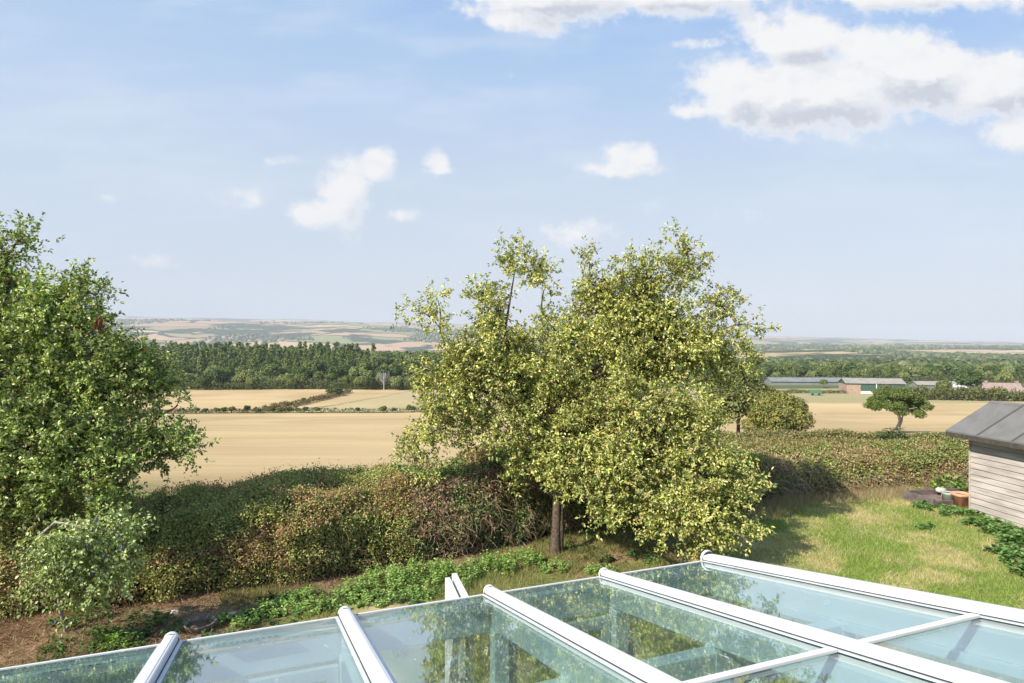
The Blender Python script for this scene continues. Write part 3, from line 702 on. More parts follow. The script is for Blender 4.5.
weeds('nettles', [(600, 12.0, .3, .2, .2), (650, 12.6, .25, .2, .16), (230, 9.75, .25, .2, .2), (260, 10.1, .3, .2, .25), (410, 10.9, .5, .25, .15), (370, 10.6, .5, .3, .15), (320, 10.2, .45, .25, .15), (385, 11.3, .55, .45, .42), (425, 11.6, .6, .45, .40), (455, 11.7, .45, .4, .36), (490, 12.1, .5, .4, .34), (520, 12.5, .5, .35, .3), (350, 10.9, .35, .3, .28), (300, 10.6, .4, .25, .22), (275, 10.2, .35, .25, .25), (555, 12.2, .3, .25, .2)],
      .062, .034, NET, 'bright green nettle patch at the foot of the bramble hedge', 'nettles', 1.7, 5)
def scatter(n, h):
    out_ = []
    for _ in range(n):
        px = rng.uniform(40, 720); d = rng.uniform(.0, 1.0); hfx = float(np.interp(px, HB[:, 0], HB[:, 1])); dd_ = hfx - .15 - d * min(2.2, hfx - 8.6)
        r_ = rng.uniform(.08, .26); out_.append((px, dd_, r_, r_ * .8, h * rng.uniform(.5, 1.3)))
    return out_
weeds('ivy_weeds', scatter(70, .14) + [(600, 12.6, .35, .25, .2), (585, 13.2, .4, .2, .3), (640, 12.9, .3, .2, .15), (150, 9.9, .4, .3, .2), (165, 9.5, .35, .3, .18), (120, 9.1, .45, .3, .18), (100, 9.4, .3, .2, .15), (135, 9.2, .3, .2, .16), (90, 10.0, .3, .25, .3), (215, 9.7, .2, .15, .12), (240, 9.9, .3, .2, .18), (250, 9.6, .25, .15, .15), (330, 10.3, .4, .25, .15), (395, 10.7, .4, .25, .15), (60, 9.6, .3, .2, .15)],
      .06, .04, [(.09, .16, .04, 4), (.13, .22, .055, 3), (.06, .11, .03, 2)], 'dark green weeds dotted over the brown soil below the hedge', 'weeds')
weeds('fern_clump', [(115, 8.95, .22, .16, .2), (108, 9.0, .18, .14, .16)], .12, .03, [(.20, .34, .05, 1), (.27, .42, .08, 1)], 'bright green fern clump on the brown soil near the roof edge', 'fern')
weeds('bindweed', [(935, 16.6, .6, .25, .16), (960, 16.0, .6, .28, .18), (985, 15.2, .6, .3, .2), (1005, 14.4, .5, .35, .22), (1020, 13.6, .6, .4, .28), (1010, 12.9, .4, .3, .25), (1030, 12.4, .6, .4, .3), (1060, 12, .8, .5, .35), (925, 17.0, .4, .2, .15), (925, 14.9, .35, .15, .12), (1022, 11.9, .35, .2, .15)],
      .10, .075, [(.13, .25, .06, 4), (.20, .33, .09, 3), (.08, .16, .04, 2)], 'dark leafy trailing weeds along the foot of the shed wall', 'weeds')
weeds('dock_leaves', [(822, 10.7, .32, .1, .12), (835, 10.6, .2, .1, .1)], .13, .05, [(.25, .38, .09, 1), (.2, .32, .07, 1)], 'small clump of broad green leaves on lawn beside roof edge', 'weeds')
weeds('spiky_weeds', [(893, 46, 1.2, .5, 1.3), (880, 46, .8, .5, .9), (905, 46, .7, .5, .8)], .5, .10, [(.11, .16, .07, 1), (.16, .21, .09, 1)], 'tall grey green weeds in front of the lone field tree', 'weeds', .25, 6)
weeds('climbing_leaves', [(945, 18.3, .9, .25, .75), (960, 18.2, .5, .2, .6)], .15, .10, [(.28, .42, .09, 1), (.2, .33, .07, 1)], 'bright green leafy climber beside the shed corner', 'climber', .5, 5)
weeds('climbing_leaves', [(955, 20.0, 1.4, .4, 1.35)], .16, .11, [(.25, .36, .10, 1), (.17, .27, .07, 1)], 'light green bush top showing just left of the shed roof', 'bush', .4, 6)

# ------------------------------------------------------------------ trees of the middle distance
def crown_np(R_, H_, z0, n, size, pal, lumps=14, low=-.28, kind='round', seed=0):
    """leaf-clump faces spread through lumps"""
    r = np.random.default_rng(seed)
    if kind == 'cone':
        zf = r.random(lumps * 2) ** 1.1; rad = (1 - zf) * .95 + .04
        a = r.uniform(0, 6.283, lumps * 2)
        C = np.stack([np.cos(a) * R_ * rad * .65, np.sin(a) * R_ * rad * .65, z0 + zf * H_], -1); Lr = R_ * (.16 + .30 * rad)
    else:
        d = unit(r.normal(size=(lumps, 3))); d[:, 2] = np.abs(d[:, 2]) * (.72 - low) + low
        C = d * r.uniform(.35, .72, (lumps, 1)) * [R_, R_, H_ * .5] + [0, 0, z0 + H_ * .5]; Lr = R_ * r.uniform(.26, .46, lumps)
    i = r.integers(0, len(C), n); d = unit(r.normal(size=(n, 3)))
    P_ = C[i] + d * (Lr[i] * r.uniform(.72, 1.06, n))[:, None] * [1, 1, .8]
    N = unit(d + r.normal(size=(n, 3)) * .45 + [0, 0, .25]); D = unit(np.cross(N, r.normal(size=(n, 3))))
    v, f = leaf_geo(P_, D, N, size * r.uniform(.6, 1.3, n), size * r.uniform(.5, .9, n), .2)
    pal_ = np.array(pal); k = r.integers(0, len(pal), n); c = pal_[k] * r.uniform(.75, 1.25, (n, 1)) * (r.uniform(.8, 1.2, len(C)))[i][:, None]
    return v, f, np.repeat(c, 4, 0)
def wood_np(H_, rad, branches, seed=0, z0=.45):
    r = np.random.default_rng(seed); T = Tubes()
    T.add([(0, 0, -.3), (rad * .3, 0, H_ * .3), (0, rad * .4, H_ * .62), (rad, 0, H_ * .92)], [rad * 1.15, rad * .85, rad * .6, rad * .15], 7)
    for k in range(branches):
        a = r.uniform(0, 6.283); z = H_ * r.uniform(z0, .75); L = H_ * r.uniform(.2, .38)
        T.add([(0, 0, z * .85), (math.cos(a) * L * .5, math.sin(a) * L * .5, z + L * .15), (math.cos(a) * L, math.sin(a) * L, z + L * .5)], [rad * .45, rad * .3, rad * .1], 5)
    return T
def make_tree(name, H_, R_, trunkH, n, size, pal, label, group=None, cat='tree', kind='round', seed=0, lumps=14, rad=.2, bark=None, low=-.28):
    root = empty(name)
    v, f, c = crown_np(R_, H_ - trunkH, trunkH, n, size, pal, lumps, low=low, kind=kind, seed=seed)
    mesh_np('crown', v, f, 3, M_FARLEAF, root, c)
    wood_np(H_ * .85, rad, 5, seed, max(.3, trunkH / H_)).build('trunk', bark or M_BARK, root)
    tag(root, label, cat, group); return root
GR1 = [(.14, .19, .055), (.19, .24, .075), (.10, .15, .045), (.25, .28, .10)]
GR2 = [(.26, .29, .11), (.33, .36, .14), (.18, .22, .08)]
GR3 = [(.09, .14, .045), (.125, .18, .06), (.07, .11, .04)]
CON = [(.15, .21, .07), (.10, .155, .06), (.21, .27, .09), (.26, .30, .10)]
def place(root, px, d, s=1.0, rz=0.0, sz=None):
    p = at(px, d); root.location = p; root.rotation_euler = (0, 0, rz); root.scale = (s, s, sz or s); return root

# lone tree in the right-hand field
oak = empty('field_tree', at(897, 70))
P0 = at(897, 70)
T = Tubes()
T.add([(0, 0, -.2), (.15, 0, .7), (.45, 0, 1.4), (.75, 0, 2.1), (1.2, 0, 2.9), (1.5, .2, 3.8)], [.27, .23, .19, .16, .11, .05], 9)
T.add([(.4, 0, 1.35), (.2, .1, 2.1), (-.3, .2, 2.9), (-1.0, .1, 3.6)], [.2, .16, .11, .05], 7)
for k in range(12):
    a = k * .9; L = 1.6 + .5 * math.sin(k * 2.3); x0_ = .6 if k % 2 else -.1
    T.add([(x0_, 0, 2.1), (x0_ + math.cos(a) * L * .5, math.sin(a) * L * .5, 2.7), (x0_ + math.cos(a) * L, math.sin(a) * L, 3.1 + .3 * math.sin(k))], [.09, .06, .03], 5)
T.build('trunk', M_BARKG, oak)
cs = []
r_ = np.random.default_rng(5)
for k in range(46):
    a = r_.uniform(0, 6.283); rr_ = math.sqrt(r_.random()); X_ = rr_ * 3.0 * math.cos(a) + .15; Y_ = rr_ * 2.7 * math.sin(a)
    top = 5.45 * math.sqrt(max(0, 1 - (rr_ * .82) ** 2)); low = 2.35 + .25 * r_.normal()
    Zc = r_.uniform(low, max(low + .1, min(top, 5.0) - .25)) if r_.random() < .35 else max(low, 2.5 + (top - 2.9) * .82)
    cs.append((X_, Y_, Zc))
cs = np.array(cs); n = 15000; i = rng.integers(0, len(cs), n); d = rdir(n)
Pn = cs[i] + d * rng.uniform(.38, .78, (n, 1)) * [1, 1, .6]
v, f = leaf_geo(Pn, unit(np.cross(d, rdir(n))), unit(d + rng.normal(size=(n, 3)) * .5 + [0, 0, .2]), rng.uniform(.12, .26, n), rng.uniform(.10, .18, n))
mesh_np('crown', v, f, 3, M_FARLEAF, oak, np.repeat(pick([(.12, .17, .045, 3), (.17, .22, .06, 3), (.08, .12, .035, 2)], n), 4, 0))
tag(oak, 'lone round topped tree with short forked trunk standing in the right hand field', 'tree')

# two bushy trees right of the fruit tree
t1_ = make_tree('bushy_tree', 5.4, 3.1, .0, 20000, .22, [(.20, .22, .06), (.28, .27, .08), (.12, .15, .04), (.31, .26, .09)], 'rounded olive green bush tree, the nearer of the pair at the field corner', None, 'tree', seed=11, lumps=34, rad=.12, low=-.85)
place(t1_, 777, 58, 1.02)
t2_ = make_tree('bushy_tree', 7.4, 3.6, .2, 20000, .24, [(.18, .20, .07), (.23, .23, .09), (.13, .15, .05)], 'taller grey green tree behind the rounded olive bush tree', None, 'tree', seed=12, lumps=30, rad=.15, low=-.7)
place(t2_, 738, 64, 1.22)
t3_ = make_tree('bushy_tree', 5.0, 3.0, .6, 9000, .28, [(.12, .14, .05), (.16, .16, .06)], 'dark bush glimpsed through the lower right of the fruit tree', None, 'tree', seed=13, lumps=20, rad=.12, low=-.8)
place(t3_, 700, 68, .85)

# rough hedge along the near edge of the right field
def bank(name, pts, wd, h, n, size, pal, label, cat='hedge'):
    p0 = at(*pts[0]); root = p0.copy()
    t = rng.random(n); k = t * (len(pts) - 1); i = np.floor(k).astype(int).clip(0, len(pts) - 2); fr_ = k - i
    W_ = np.array([at(a, b) for a, b in pts]); c = W_[i] * (1 - fr_)[:, None] + W_[i + 1] * fr_[:, None]
    c = c + rng.normal(size=(n, 3)) * [wd * .3, wd * .3, 0]
    hh = h * (.45 + 1.1 * fbm(c[:, 0] / 1.7, c[:, 1] / 1.7, 0, 3, 81)) 
    c[:, 2] = height(c[:, 0], c[:, 1]) + rng.random(n) ** .7 * hh
    v, f = leaf_geo(c - root, rdir(n) + [0, 0, .5], rdir(n) + [0, -.4, .6], size * rng.uniform(.5, 1.3, n), size * .5)
    o = mesh_np(name, v, f, 3, M_FARLEAF, None, np.repeat(pick(pal, n), 4, 0)); o.location = root
    tag(o, label, cat); return o
bank('low_hedge', [(640, 56), (760, 55), (820, 52), (900, 50), (980, 50), (1100, 52), (1250, 54)], 2.2, .75, 34000, .20, [(.13, .16, .055, 3), (.20, .21, .08, 3), (.42, .30, .17, 3), (.13, .17, .05, 2)],
     'low scrubby hedge bank at the foot of the right hand field')
# hedges before the farm, right
bank('rough_scrub', [(690, 44), (760, 43), (850, 42), (940, 41), (1060, 42)], 9, .55, 26000, .17, [(.17, .19, .06, 3), (.26, .24, .09, 2), (.40, .28, .15, 3), (.13, .16, .05, 2)], 'brown and green rough growth between the garden hedge and the field bank', 'scrub')
bank('farm_hedge', [(880, 205), (920, 202), (960, 200), (1000, 196), (1080, 190), (1200, 190)], 5, 3.2, 9000, .9, [(.15, .17, .06, 3), (.21, .20, .08, 3), (.10, .13, .045, 2)], 'olive green hedge along the far side of the right hand field')
bank('paddock_hedge', [(765, 232), (800, 234), (845, 232)], 2, 1.1, 2200, .5, [(.15, .17, .07, 3), (.2, .18, .09, 2)], 'thin low hedge in front of the long pale greenhouse')

# field-edge bushes, left: each its own
fb = [(x_, 156.5, w_, h_) for x_, w_, h_ in [(196, 8, 7), (206, 8, 6), (217, 8, 7), (224, 8, 7), (231, 9, 8), (247, 7, 9), (257, 9, 7), (272, 7, 6), (281, 8, 6.5), (289, 8, 6.5), (297, 8, 6), (306, 8, 7), (317, 8, 7), (357, 7, 6), (383, 9, 8), (394, 6, 5), (411, 11, 9), (424, 9, 8)]]
bproto = [make_tree('field_bush', 2.0, 1.15, .1, 900, .26, GR1, 'x', None, 'bush', seed=21, lumps=9, rad=.05), make_tree('field_bush', 2.0, 1.2, .1, 900, .28, GR3, 'x', None, 'bush', seed=22, lumps=8, rad=.05)]
ordw = ['first', 'second', 'third', 'fourth', 'fifth', 'sixth', 'seventh', 'eighth', 'ninth', 'tenth', 'eleventh', 'twelfth', 'thirteenth', 'fourteenth', 'fifteenth', 'sixteenth', 'seventeenth', 'eighteenth']
for k, (px, d, w_, h_) in enumerate(fb):
    o = bproto[k] if k < 2 else copy_tree(bproto[k % 2])
    place(o, px, d, w_ / F * d / 2.3, k * 1.3, h_ / F * d / 2.0)
    tag(o, 'small dark bush, %s from the left along the near field boundary' % ordw[k], 'bush', 'bushes along the field boundary')
db = [((296, 168), 5, 4, 'leftmost small bush on the diagonal hedge between the two far fields'), ((304, 188), 6, 6, 'round bush midway along the diagonal hedge, left of its twin'), ((314, 196), 5, 5, 'round bush midway along the diagonal hedge, right of its twin'),
      ((335, 215), 17, 10, 'wide bush at the woodland end of the diagonal hedge'), ((322, 205), 8, 4, 'low flat bush beside the wide bush on the diagonal hedge'), ((283, 160), 6, 4, 'low bush where the diagonal hedge meets the near field edge')]
for k, ((px, d), w_, h_, lb) in enumerate(db):
    o = copy_tree(bproto[k % 2]); place(o, px, d, w_ / F * d / 2.3, k, h_ / F * d / 2.0); tag(o, lb, 'bush', 'bushes on the diagonal hedge')
bank('thin_hedge', [(120, 156.5), (200, 157), (300, 157), (430, 157), (560, 157)], 1.0, .9, 5000, .4, [(.12, .13, .05, 1), (.19, .16, .08, 1)], 'thin low hedge line dividing the near stubble field from the far ones')
bank('diagonal_hedge', [(262, 160), (300, 180), (330, 206), (350, 235)], 1.8, 1.3, 4000, .5, [(.14, .14, .06, 1), (.24, .17, .09, 1)], 'rusty low hedge running diagonally up to the woodland')

# ---- the woodland: individual trees from a few prototypes
WG = 'trees of the woodland beyond the fields'
LB_C = 'dark green conifer massed in the left woodland across the fields'
LB_B = 'green broadleaf tree massed in the left woodland across the fields'
LB_R = 'broadleaf tree in the dark belt of woods behind the farm buildings'
GR_R = 'trees of the belt behind the farm'
protos = [make_tree('conifer_tree', 15, 4.0, 1.5, 1700, .9, CON, LB_C, WG, kind='cone', seed=31, lumps=24),
          make_tree('conifer_tree', 14, 3.7, 1.5, 1700, .85, CON, LB_C, WG, kind='cone', seed=32, lumps=24),
          make_tree('woodland_tree', 12, 5.4, 1.0, 2200, .95, GR1, LB_B, WG, seed=33, lumps=20),
          make_tree('woodland_tree', 11, 5.0, .8, 2200, .95, GR2, LB_B, WG, seed=34, lumps=20),
          make_tree('woodland_tree', 12, 5.6, 1.0, 2200, .95, GR3, LB_B, WG, seed=35, lumps=20)]
used = [False] * 5
def wood_tree(k, px, d, s, label=None, group=WG):
    if not used[k]: o = protos[k]; used[k] = True
    else: o = copy_tree(protos[k])
    place(o, px, d, s, rng.uniform(0, 6.28), s * rng.uniform(.9, 1.15))
    if label: tag(o, label, 'tree', group)
    return o
cnt = 0
for row, (d, px0, px1, step, kinds, s0) in enumerate([
        (258, 60, 500, 13, [2, 3, 3, 4], .54), (271, 60, 700, 15, [2, 3, 4, 3], .80), (290, 60, 440, 12, [2, 4, 3, 0], .86),
        (315, 70, 380, 9, [0, 1, 2, 0], .74), (345, 70, 370, 8.5, [0, 1, 1, 0], .80),
        (325, 385, 620, 14, [2, 4, 3], .72)]):
    px = px0
    while px < px1:
        d_ = d + rng.uniform(-8, 8)
        wood_tree(kinds[rng.integers(len(kinds))], px + rng.uniform(-3, 3), d_, s0 * rng.uniform(.70, 1.18)); cnt += 1
        px += step * rng.uniform(.75, 1.25)
for row, (d, px0, px1, step, kinds, s0) in enumerate([(312, 690, 1130, 16, [2, 4, 3], .62), (350, 690, 1130, 15, [2, 4, 4, 3], .80)]):
    px = px0
    while px < px1:
        wood_tree(kinds[rng.integers(len(kinds))], px + rng.uniform(-3, 3), d + rng.uniform(-10, 10), s0 * rng.uniform(.8, 1.1), LB_R, GR_R); cnt += 1
        px += step * rng.uniform(.75, 1.3)
def wood_mass(name, spots, label):
    V_, F_, C_, nv = [], [], [], 0
    for px, d, H_, R_, pal, kind in spots:
        v, f, c = crown_np(R_, H_ * .92, H_ * .08, 620, 1.25, pal, 12, kind=kind, seed=int(rng.integers(1e6)))
        p_ = at(px, d); V_.append(v + p_); F_.append(f + nv); C_.append(c); nv += len(v)
    tag(mesh_np(name, np.vstack(V_), np.vstack(F_), 3, M_FARLEAF, None, np.vstack(C_)), label, 'woodland', None, 'stuff')
sp = []
for d in (368, 385, 402, 420, 438, 455, 470):
    px = 60.
    while px < 620:
        con = px < 365 + rng.normal() * 12
        sp.append((px, d + rng.uniform(-7, 7), rng.uniform(9, 15) if con else rng.uniform(7, 10), rng.uniform(3.3, 4.3) if con else rng.uniform(4, 5.6), CON if con else [GR1, GR2, GR3][rng.integers(3)], 'cone' if con else 'round'))
        px += 7.5 * rng.uniform(.8, 1.25)
wood_mass('woodland_interior', sp, 'dense forest mass behind the edge trees of the left woodland')
sp = []
for d in (385, 410, 440):
    px = 680.
    while px < 1130:
        sp.append((px, d + rng.uniform(-9, 9), rng.uniform(7.5, 10.5), rng.uniform(4.2, 6), [GR1, GR2, GR3, GR3][rng.integers(4)], 'round')); px += 10 * rng.uniform(.8, 1.3)
wood_mass('woodland_interior', sp, 'dense tree mass behind the belt beyond the farm buildings')
bank('woodland_scrub', [(50, 252), (200, 252), (330, 253), (450, 253), (640, 254)], 4, 3.0, 16000, .8, [(.12, .15, .055, 3), (.17, .19, .08, 3), (.08, .11, .04, 2)], 'bushy scrub along the foot of the left woodland', 'scrub')
bank('woodland_scrub', [(680, 300), (800, 300), (950, 300), (1150, 300)], 5, 3.0, 12000, .9, [(.12, .15, .055, 3), (.17, .19, .08, 3), (.08, .11, .04, 2)], 'bushy scrub in front of the wood beyond the farm', 'scrub')
print('woodland trees', cnt)
# named ones
tag(wood_tree(4, 218, 254, .86), 'dark round tree standing proud at the near edge of the left woodland', 'tree')
tag(wood_tree(3, 285, 254, .70), 'rounded green tree at the woodland edge left of the diagonal hedge', 'tree')
tag(wood_tree(3, 184, 258, .72), 'pale trunked tree at the woodland edge nearest the big left tree', 'tree')
tag(wood_tree(3, 247, 256, .75), 'tall pale green tree with bare trunk at the woodland edge', 'tree')
tag(wood_tree(3, 395, 248, .42), 'grey green willow bush below the dead tree', 'tree')
tag(wood_tree(2, 408, 247, .40), 'round grey green bush at the woodland edge beside the fruit tree', 'tree')
tag(wood_tree(4, 970, 215, .92), 'large dark oak beside the pink roofed farmhouse', 'tree')
tag(wood_tree(2, 944, 206, .52), 'mid green round tree left of the large dark oak', 'tree')
tag(wood_tree(3, 1005, 260, .72), 'brownish green tree behind the pink roofed farmhouse', 'tree')
tag(wood_tree(2, 824, 262, .35), 'small round tree growing before the pale greenhouse', 'tree')
tag(wood_tree(3, 898, 250, .45), 'small tree at the right end of the green barn', 'tree')
for k in range(5):
    if not used[k]: bpy.data.objects.remove(protos[k])
# the bare grey tree
dt = empty('dead_tree', at(384, 251))
T = Tubes(); r_ = np.random.default_rng(3)
T.add([(0, 0, -.3), (0, 0, 2.5), (.2, 0, 5)], [.35, .28, .2], 6)
for k in range(26):
    a = r_.uniform(-1.2, 1.2); y_ = r_.uniform(-.6, .6); z_ = r_.uniform(1.5, 4.5); L = r_.uniform(2.5, 4.6)
    T.add([(0, 0, z_), (math.sin(a) * L * .4, y_ * L * .3, z_ + L * .45), (math.sin(a) * L * .62, y_ * L * .5, z_ + L)], [.16, .11, .05], 4)
T.build('trunk', principled('bleached_wood', (.36, .35, .32), .9, .1, None, (2, .2, (.28, .27, .25))), dt)
tag(dt, 'bare pale grey dead tree at the edge of the left woodland', 'tree')

# ---- far woods and hedgerow trees as one mass each
def far_woods(name, pts, sizes, pal, label):
    m = len(pts); seg, ring = 6, 3
    base = []
    for a in range(ring + 1):
        for b in range(seg):
            ph = (math.pi * .62) * a / ring; t = 2 * math.pi * b / seg + a * .5
            base.append((math.sin(ph) * math.cos(t), math.sin(ph) * math.sin(t), math.cos(ph)))
    base = np.array(base); fl = []
    for a in range(ring):
        for b in range(seg): fl.append((a * seg + b, (a + 1) * seg + b, (a + 1) * seg + (b + 1) % seg, a * seg + (b + 1) % seg))
    fl = np.array(fl)
    nb = len(base)
    jit = rng.uniform(.75, 1.25, (m, nb, 1))
    sc_ = np.stack([sizes, sizes, sizes * rng.uniform(.7, 1.1, m)], -1)[:, None]
    V_ = base[None] * jit * sc_ + pts[:, None] + np.array([0, 0, 1.0]) * (sizes * .55)[:, None, None]
    Fc = fl[None] + (np.arange(m) * nb)[:, None, None]
    c = np.repeat(pick(pal, m, .3), nb, 0) * rng.uniform(.7, 1.3, (m * nb, 1))
    o = mesh_np(name, V_.reshape(-1, 3), Fc.reshape(-1, 4), 4, M_FARLEAF, None, c)
    tag(o, label, 'woodland', None, 'stuff'); return o
def sample(n, px0, px1, d0_, d1_, fn):
    d = np.exp(rng.uniform(math.log(d0_), math.log(d1_), n)); px = rng.uniform(px0, px1, n); x = (px - 512) / F * d
    k = fn(x, d, px); x, d = x[k], d[k]
    return np.stack([x, d, height(x, d)], -1)
FW = [(.10, .14, .055, 3), (.14, .18, .07, 3), (.075, .11, .045, 2), (.20, .22, .10, 1)]
hillfree = lambda x, d, px: ~((np.abs(px - 865) < 90) & (d > 1450) & (d < 2350) & (fbm(x / 120, d / 220, 0, 2, 92) < .58))
pf = sample(42000, 600, 1300, 450, 4200, lambda x, d, px: (fbm(x / 260, d / 420, 0, 3, 91) > np.interp(d, [450, 650, 900, 4200], [.34, .50, .57, .545])) & hillfree(x, d, px))
far_woods('distant_woodland', pf, rng.uniform(4.5, 8.5, len(pf)) * np.interp(pf[:, 1], [450, 4000], [.85, 1.2]), FW, 'dark woods and hedgerows spread over the valley on the right')
pf = sample(9000, -300, 600, 440, 2400, lambda x, d, px: (fbm(x / 260, d / 420, 0, 3, 93) > np.interp(d, [440, 700, 2400], [.42, .5, .5])))
far_woods('distant_woodland', pf, rng.uniform(4.5, 8, len(pf)), FW, 'strip of farther woods showing above the left woodland')
pf = sample(16000, -300, 1300, 2900, 5600, lambda x, d, px: fbm(x / 420, d / 420, 0, 3, 94) > .565)
far_woods('hillside_woodland', pf, rng.uniform(7, 13, len(pf)), FW, 'copses and hedgerow trees scattered over the far hillside')

# ------------------------------------------------------------------ box builder for man-made things
class MB:
    def __init__(s): s.v = []; s.f = []
    def hexa(s, p8):
        b = len(s.v); s.v += [tuple(p) for p in p8]
        s.f += [tuple(b + i for i in q) for q in ((0, 3, 2, 1), (4, 5, 6, 7), (0, 1, 5, 4), (1, 2, 6, 5), (2, 3, 7, 6), (3, 0, 4, 7))]
    def box(s, x0, x1, y0, y1, z0, z1): s.hexa([(x0, y0, z0), (x1, y0, z0), (x1, y1, z0), (x0, y1, z0), (x0, y0, z1), (x1, y0, z1), (x1, y1, z1), (x0, y1, z1)])
    def poly(s, pts, ext):
        """prism: pts ring, extruded by vector ext"""
        b = len(s.v); n = len(pts); s.v += [tuple(p) for p in pts] + [tuple(np.add(p, ext)) for p in pts]
        s.f.append(tuple(range(b, b + n))[::-1]); s.f.append(tuple(range(b + n, b + 2 * n)))
        for i in range(n): s.f.append((b + i, b + (i + 1) % n, b + n + (i + 1) % n, b + n + i))
    def build(s, name, mat, parent=None, bevel=0, smooth=False):
        me = bpy.data.meshes.new(name); me.from_pydata([tuple(map(float, v)) for v in s.v], [], s.f); me.validate()
        o = bpy.data.objects.new(name, me); COL.objects.link(o); me.materials.append(mat)
        if parent: o.parent = parent
        import bmesh as _b
        bm = _b.new(); bm.from_mesh(me); _b.ops.recalc_face_normals(bm, faces=bm.faces)
        if bevel: _b.ops.bevel(bm, geom=bm.edges[:], offset=bevel, segments=2, affect='EDGES', profile=.6, clamp_overlap=True)
        bm.to_mesh(me); bm.free()
        if smooth:
            for p in me.polygons: p.use_smooth = True
        return o

# ------------------------------------------------------------------ conservatory with the glass roof
EA = 21.3
EV = np.array([math.cos(R(EA)), math.sin(R(EA)), 0]); NV = np.array([-math.sin(R(EA)), math.cos(R(EA)), 0])
B_E, Z_E, SL = 4.91, EYE - 2.1, .195
cons = empty('conservatory', tuple((1.4 * EV + 2.4 * NV)[:2]) + (0,), R(EA))
OA, OB = 1.4, 2.4                         # local frame: x along the eaves, y outwards, z up
def zr(b): return Z_E + SL * (B_E - b)
A_L, A_R = -4.1, 3.948
RA = [-2.98, -1.81, -.652, .539, 1.728, 2.835, 3.985]
def L_(a, b, z): return (a - OA, b - OB, z)
def sloped(mb, a0, a1, b0, b1, lo, hi): # a bar that follows the roof slope; lo/hi = height under/over the glass plane
    mb.hexa([L_(a0, b0, zr(b0) + lo), L_(a1, b0, zr(b0) + lo), L_(a1, b1, zr(b1) + lo), L_(a0, b1, zr(b1) + lo),
             L_(a0, b0, zr(b0) + hi), L_(a1, b0, zr(b0) + hi), L_(a1, b1, zr(b1) + hi), L_(a0, b1, zr(b1) + hi)])
B_H = .32                                 # house wall line
TB = 2.42                                 # glazing bar row
for k, a in enumerate(RA):
    wdt = .046 if k < 6 else .068
    mb = MB()
    prof = [(-wdt, .012)] + [(-wdt + .022 - .022 * math.cos(t), .040 + .022 * math.sin(t)) for t in np.linspace(0, math.pi / 2, 5)] + [(-wdt * .4, .0655), (0, .0668), (wdt * .4, .0655)] + [(wdt - .022 + .022 * math.sin(t), .040 + .022 * math.cos(t)) for t in np.linspace(0, math.pi / 2, 5)] + [(wdt, .012)]
    b1 = B_E + .035
    mb.poly([L_(a + p, b1, zr(b1) + h) for p, h in prof], np.subtract(L_(0, B_H, zr(B_H)), L_(0, b1, zr(b1))))
    r = mb.build('rafter', M_WHITE, cons)
    mb = MB(); sloped(mb, a - wdt - .030, a + wdt + .030, B_H, b1 - .03, .0085, .0145); mb.build('glazing_bead', M_FLANGE, r)
    mb = MB(); sloped(mb, a - wdt - .006, a + wdt + .006, B_H, b1 - .02, .0150, .0205); mb.build('seal', M_SEAL, r)
    # round end cap
    mb = MB(); w2_ = wdt + .004
    prof = [(-w2_ * math.cos(t), .018 + w2_ * math.sin(t)) for t in np.linspace(-.5, math.pi + .5, 22)]
    mb.poly([L_(a + p, b1 + .001, zr(b1) + h + .008) for p, h in prof], (0, .028, 0)); mb.build('end_cap', M_WHITE, r, .004)
    mb = MB(); prof = [(-(w2_ + .003) * math.cos(t), .018 + (w2_ + .003) * math.sin(t)) for t in np.linspace(0, 2 * math.pi, 20, endpoint=False)]
    mb.poly([L_(a + p, b1 - .012, zr(b1) + h) for p, h in prof], (0, .008, 0)); mb.build('cap_seal', M_SEAL, r)
    # the painted timber below the glass
    mb = MB(); sloped(mb, a - .045, a + .045, B_H, B_E - .13, -.235, -.014); mb.build('timber_rafter', M_TIMBER, cons, .006)
# panes
edges = [A_L] + RA
for k in range(1, len(RA)):
    a0, a1 = RA[k - 1], RA[k]
    for b0, b1 in ((B_H, TB - .006), (TB + .006, B_E + .03)):
        mb = MB(); sloped(mb, a0 + .004, a1 - .004, b0, b1, -.010, .004); mb.build('glass_pane', M_GLASS, cons)
    mb = MB(); sloped(mb, a0 + .078, a1 - .078 - (.02 if k == 6 else 0), TB - .026, TB + .026, .006, .026); mb.build('glazing_bar', M_WHITE, cons, .004)
    # eave edge trims
mb = MB(); sloped(mb, RA[0], RA[-1] + .02, B_E + .031, B_E + .055, -.05, .010); mb.build('eave_trim', M_WHITE, cons, .003)
mb = MB(); mb.box(*[v for v in (RA[0] - OA, RA[-1] - OA, B_E - .10 - OB, B_E - .02 - OB, Z_E - .26, Z_E - .02)]); mb.build('eaves_beam', M_TIMBER, cons, .005)
mb = MB()
g0, g1 = B_E - .015 - OB, B_E + .12 - OB
mb.poly([(RA[0] - OA, g0, Z_E - .055), (RA[0] - OA, g0, Z_E - .15), (RA[0] - OA, g1, Z_E - .15), (RA[0] - OA, g1, Z_E - .085), (RA[0] - OA, g1 - .012, Z_E - .085), (RA[0] - OA, g1 - .012, Z_E - .138), (RA[0] - OA, g0 + .012, Z_E - .138), (RA[0] - OA, g0 + .012, Z_E - .055)], (RA[-1] - RA[0], 0, 0))
mb.build('gutter', M_WHITE, cons)
# trickle vents under the glass edge
for a in (-1.15, -.15, 1.62):
    mb = MB(); b_ = B_E - .16; sloped(mb, a - .22, a + .22, b_ - .022, b_ + .022, -.028, -.016); vv = mb.build('vent_strip', M_FLANGE, cons)
    mb = MB()
    for q_ in range(10): sloped(mb, a - .20 + q_ * .042, a - .178 + q_ * .042, b_ - .012, b_ + .012, -.0158, -.0135)
    mb.build('vent_slot', M_SEAL, vv)
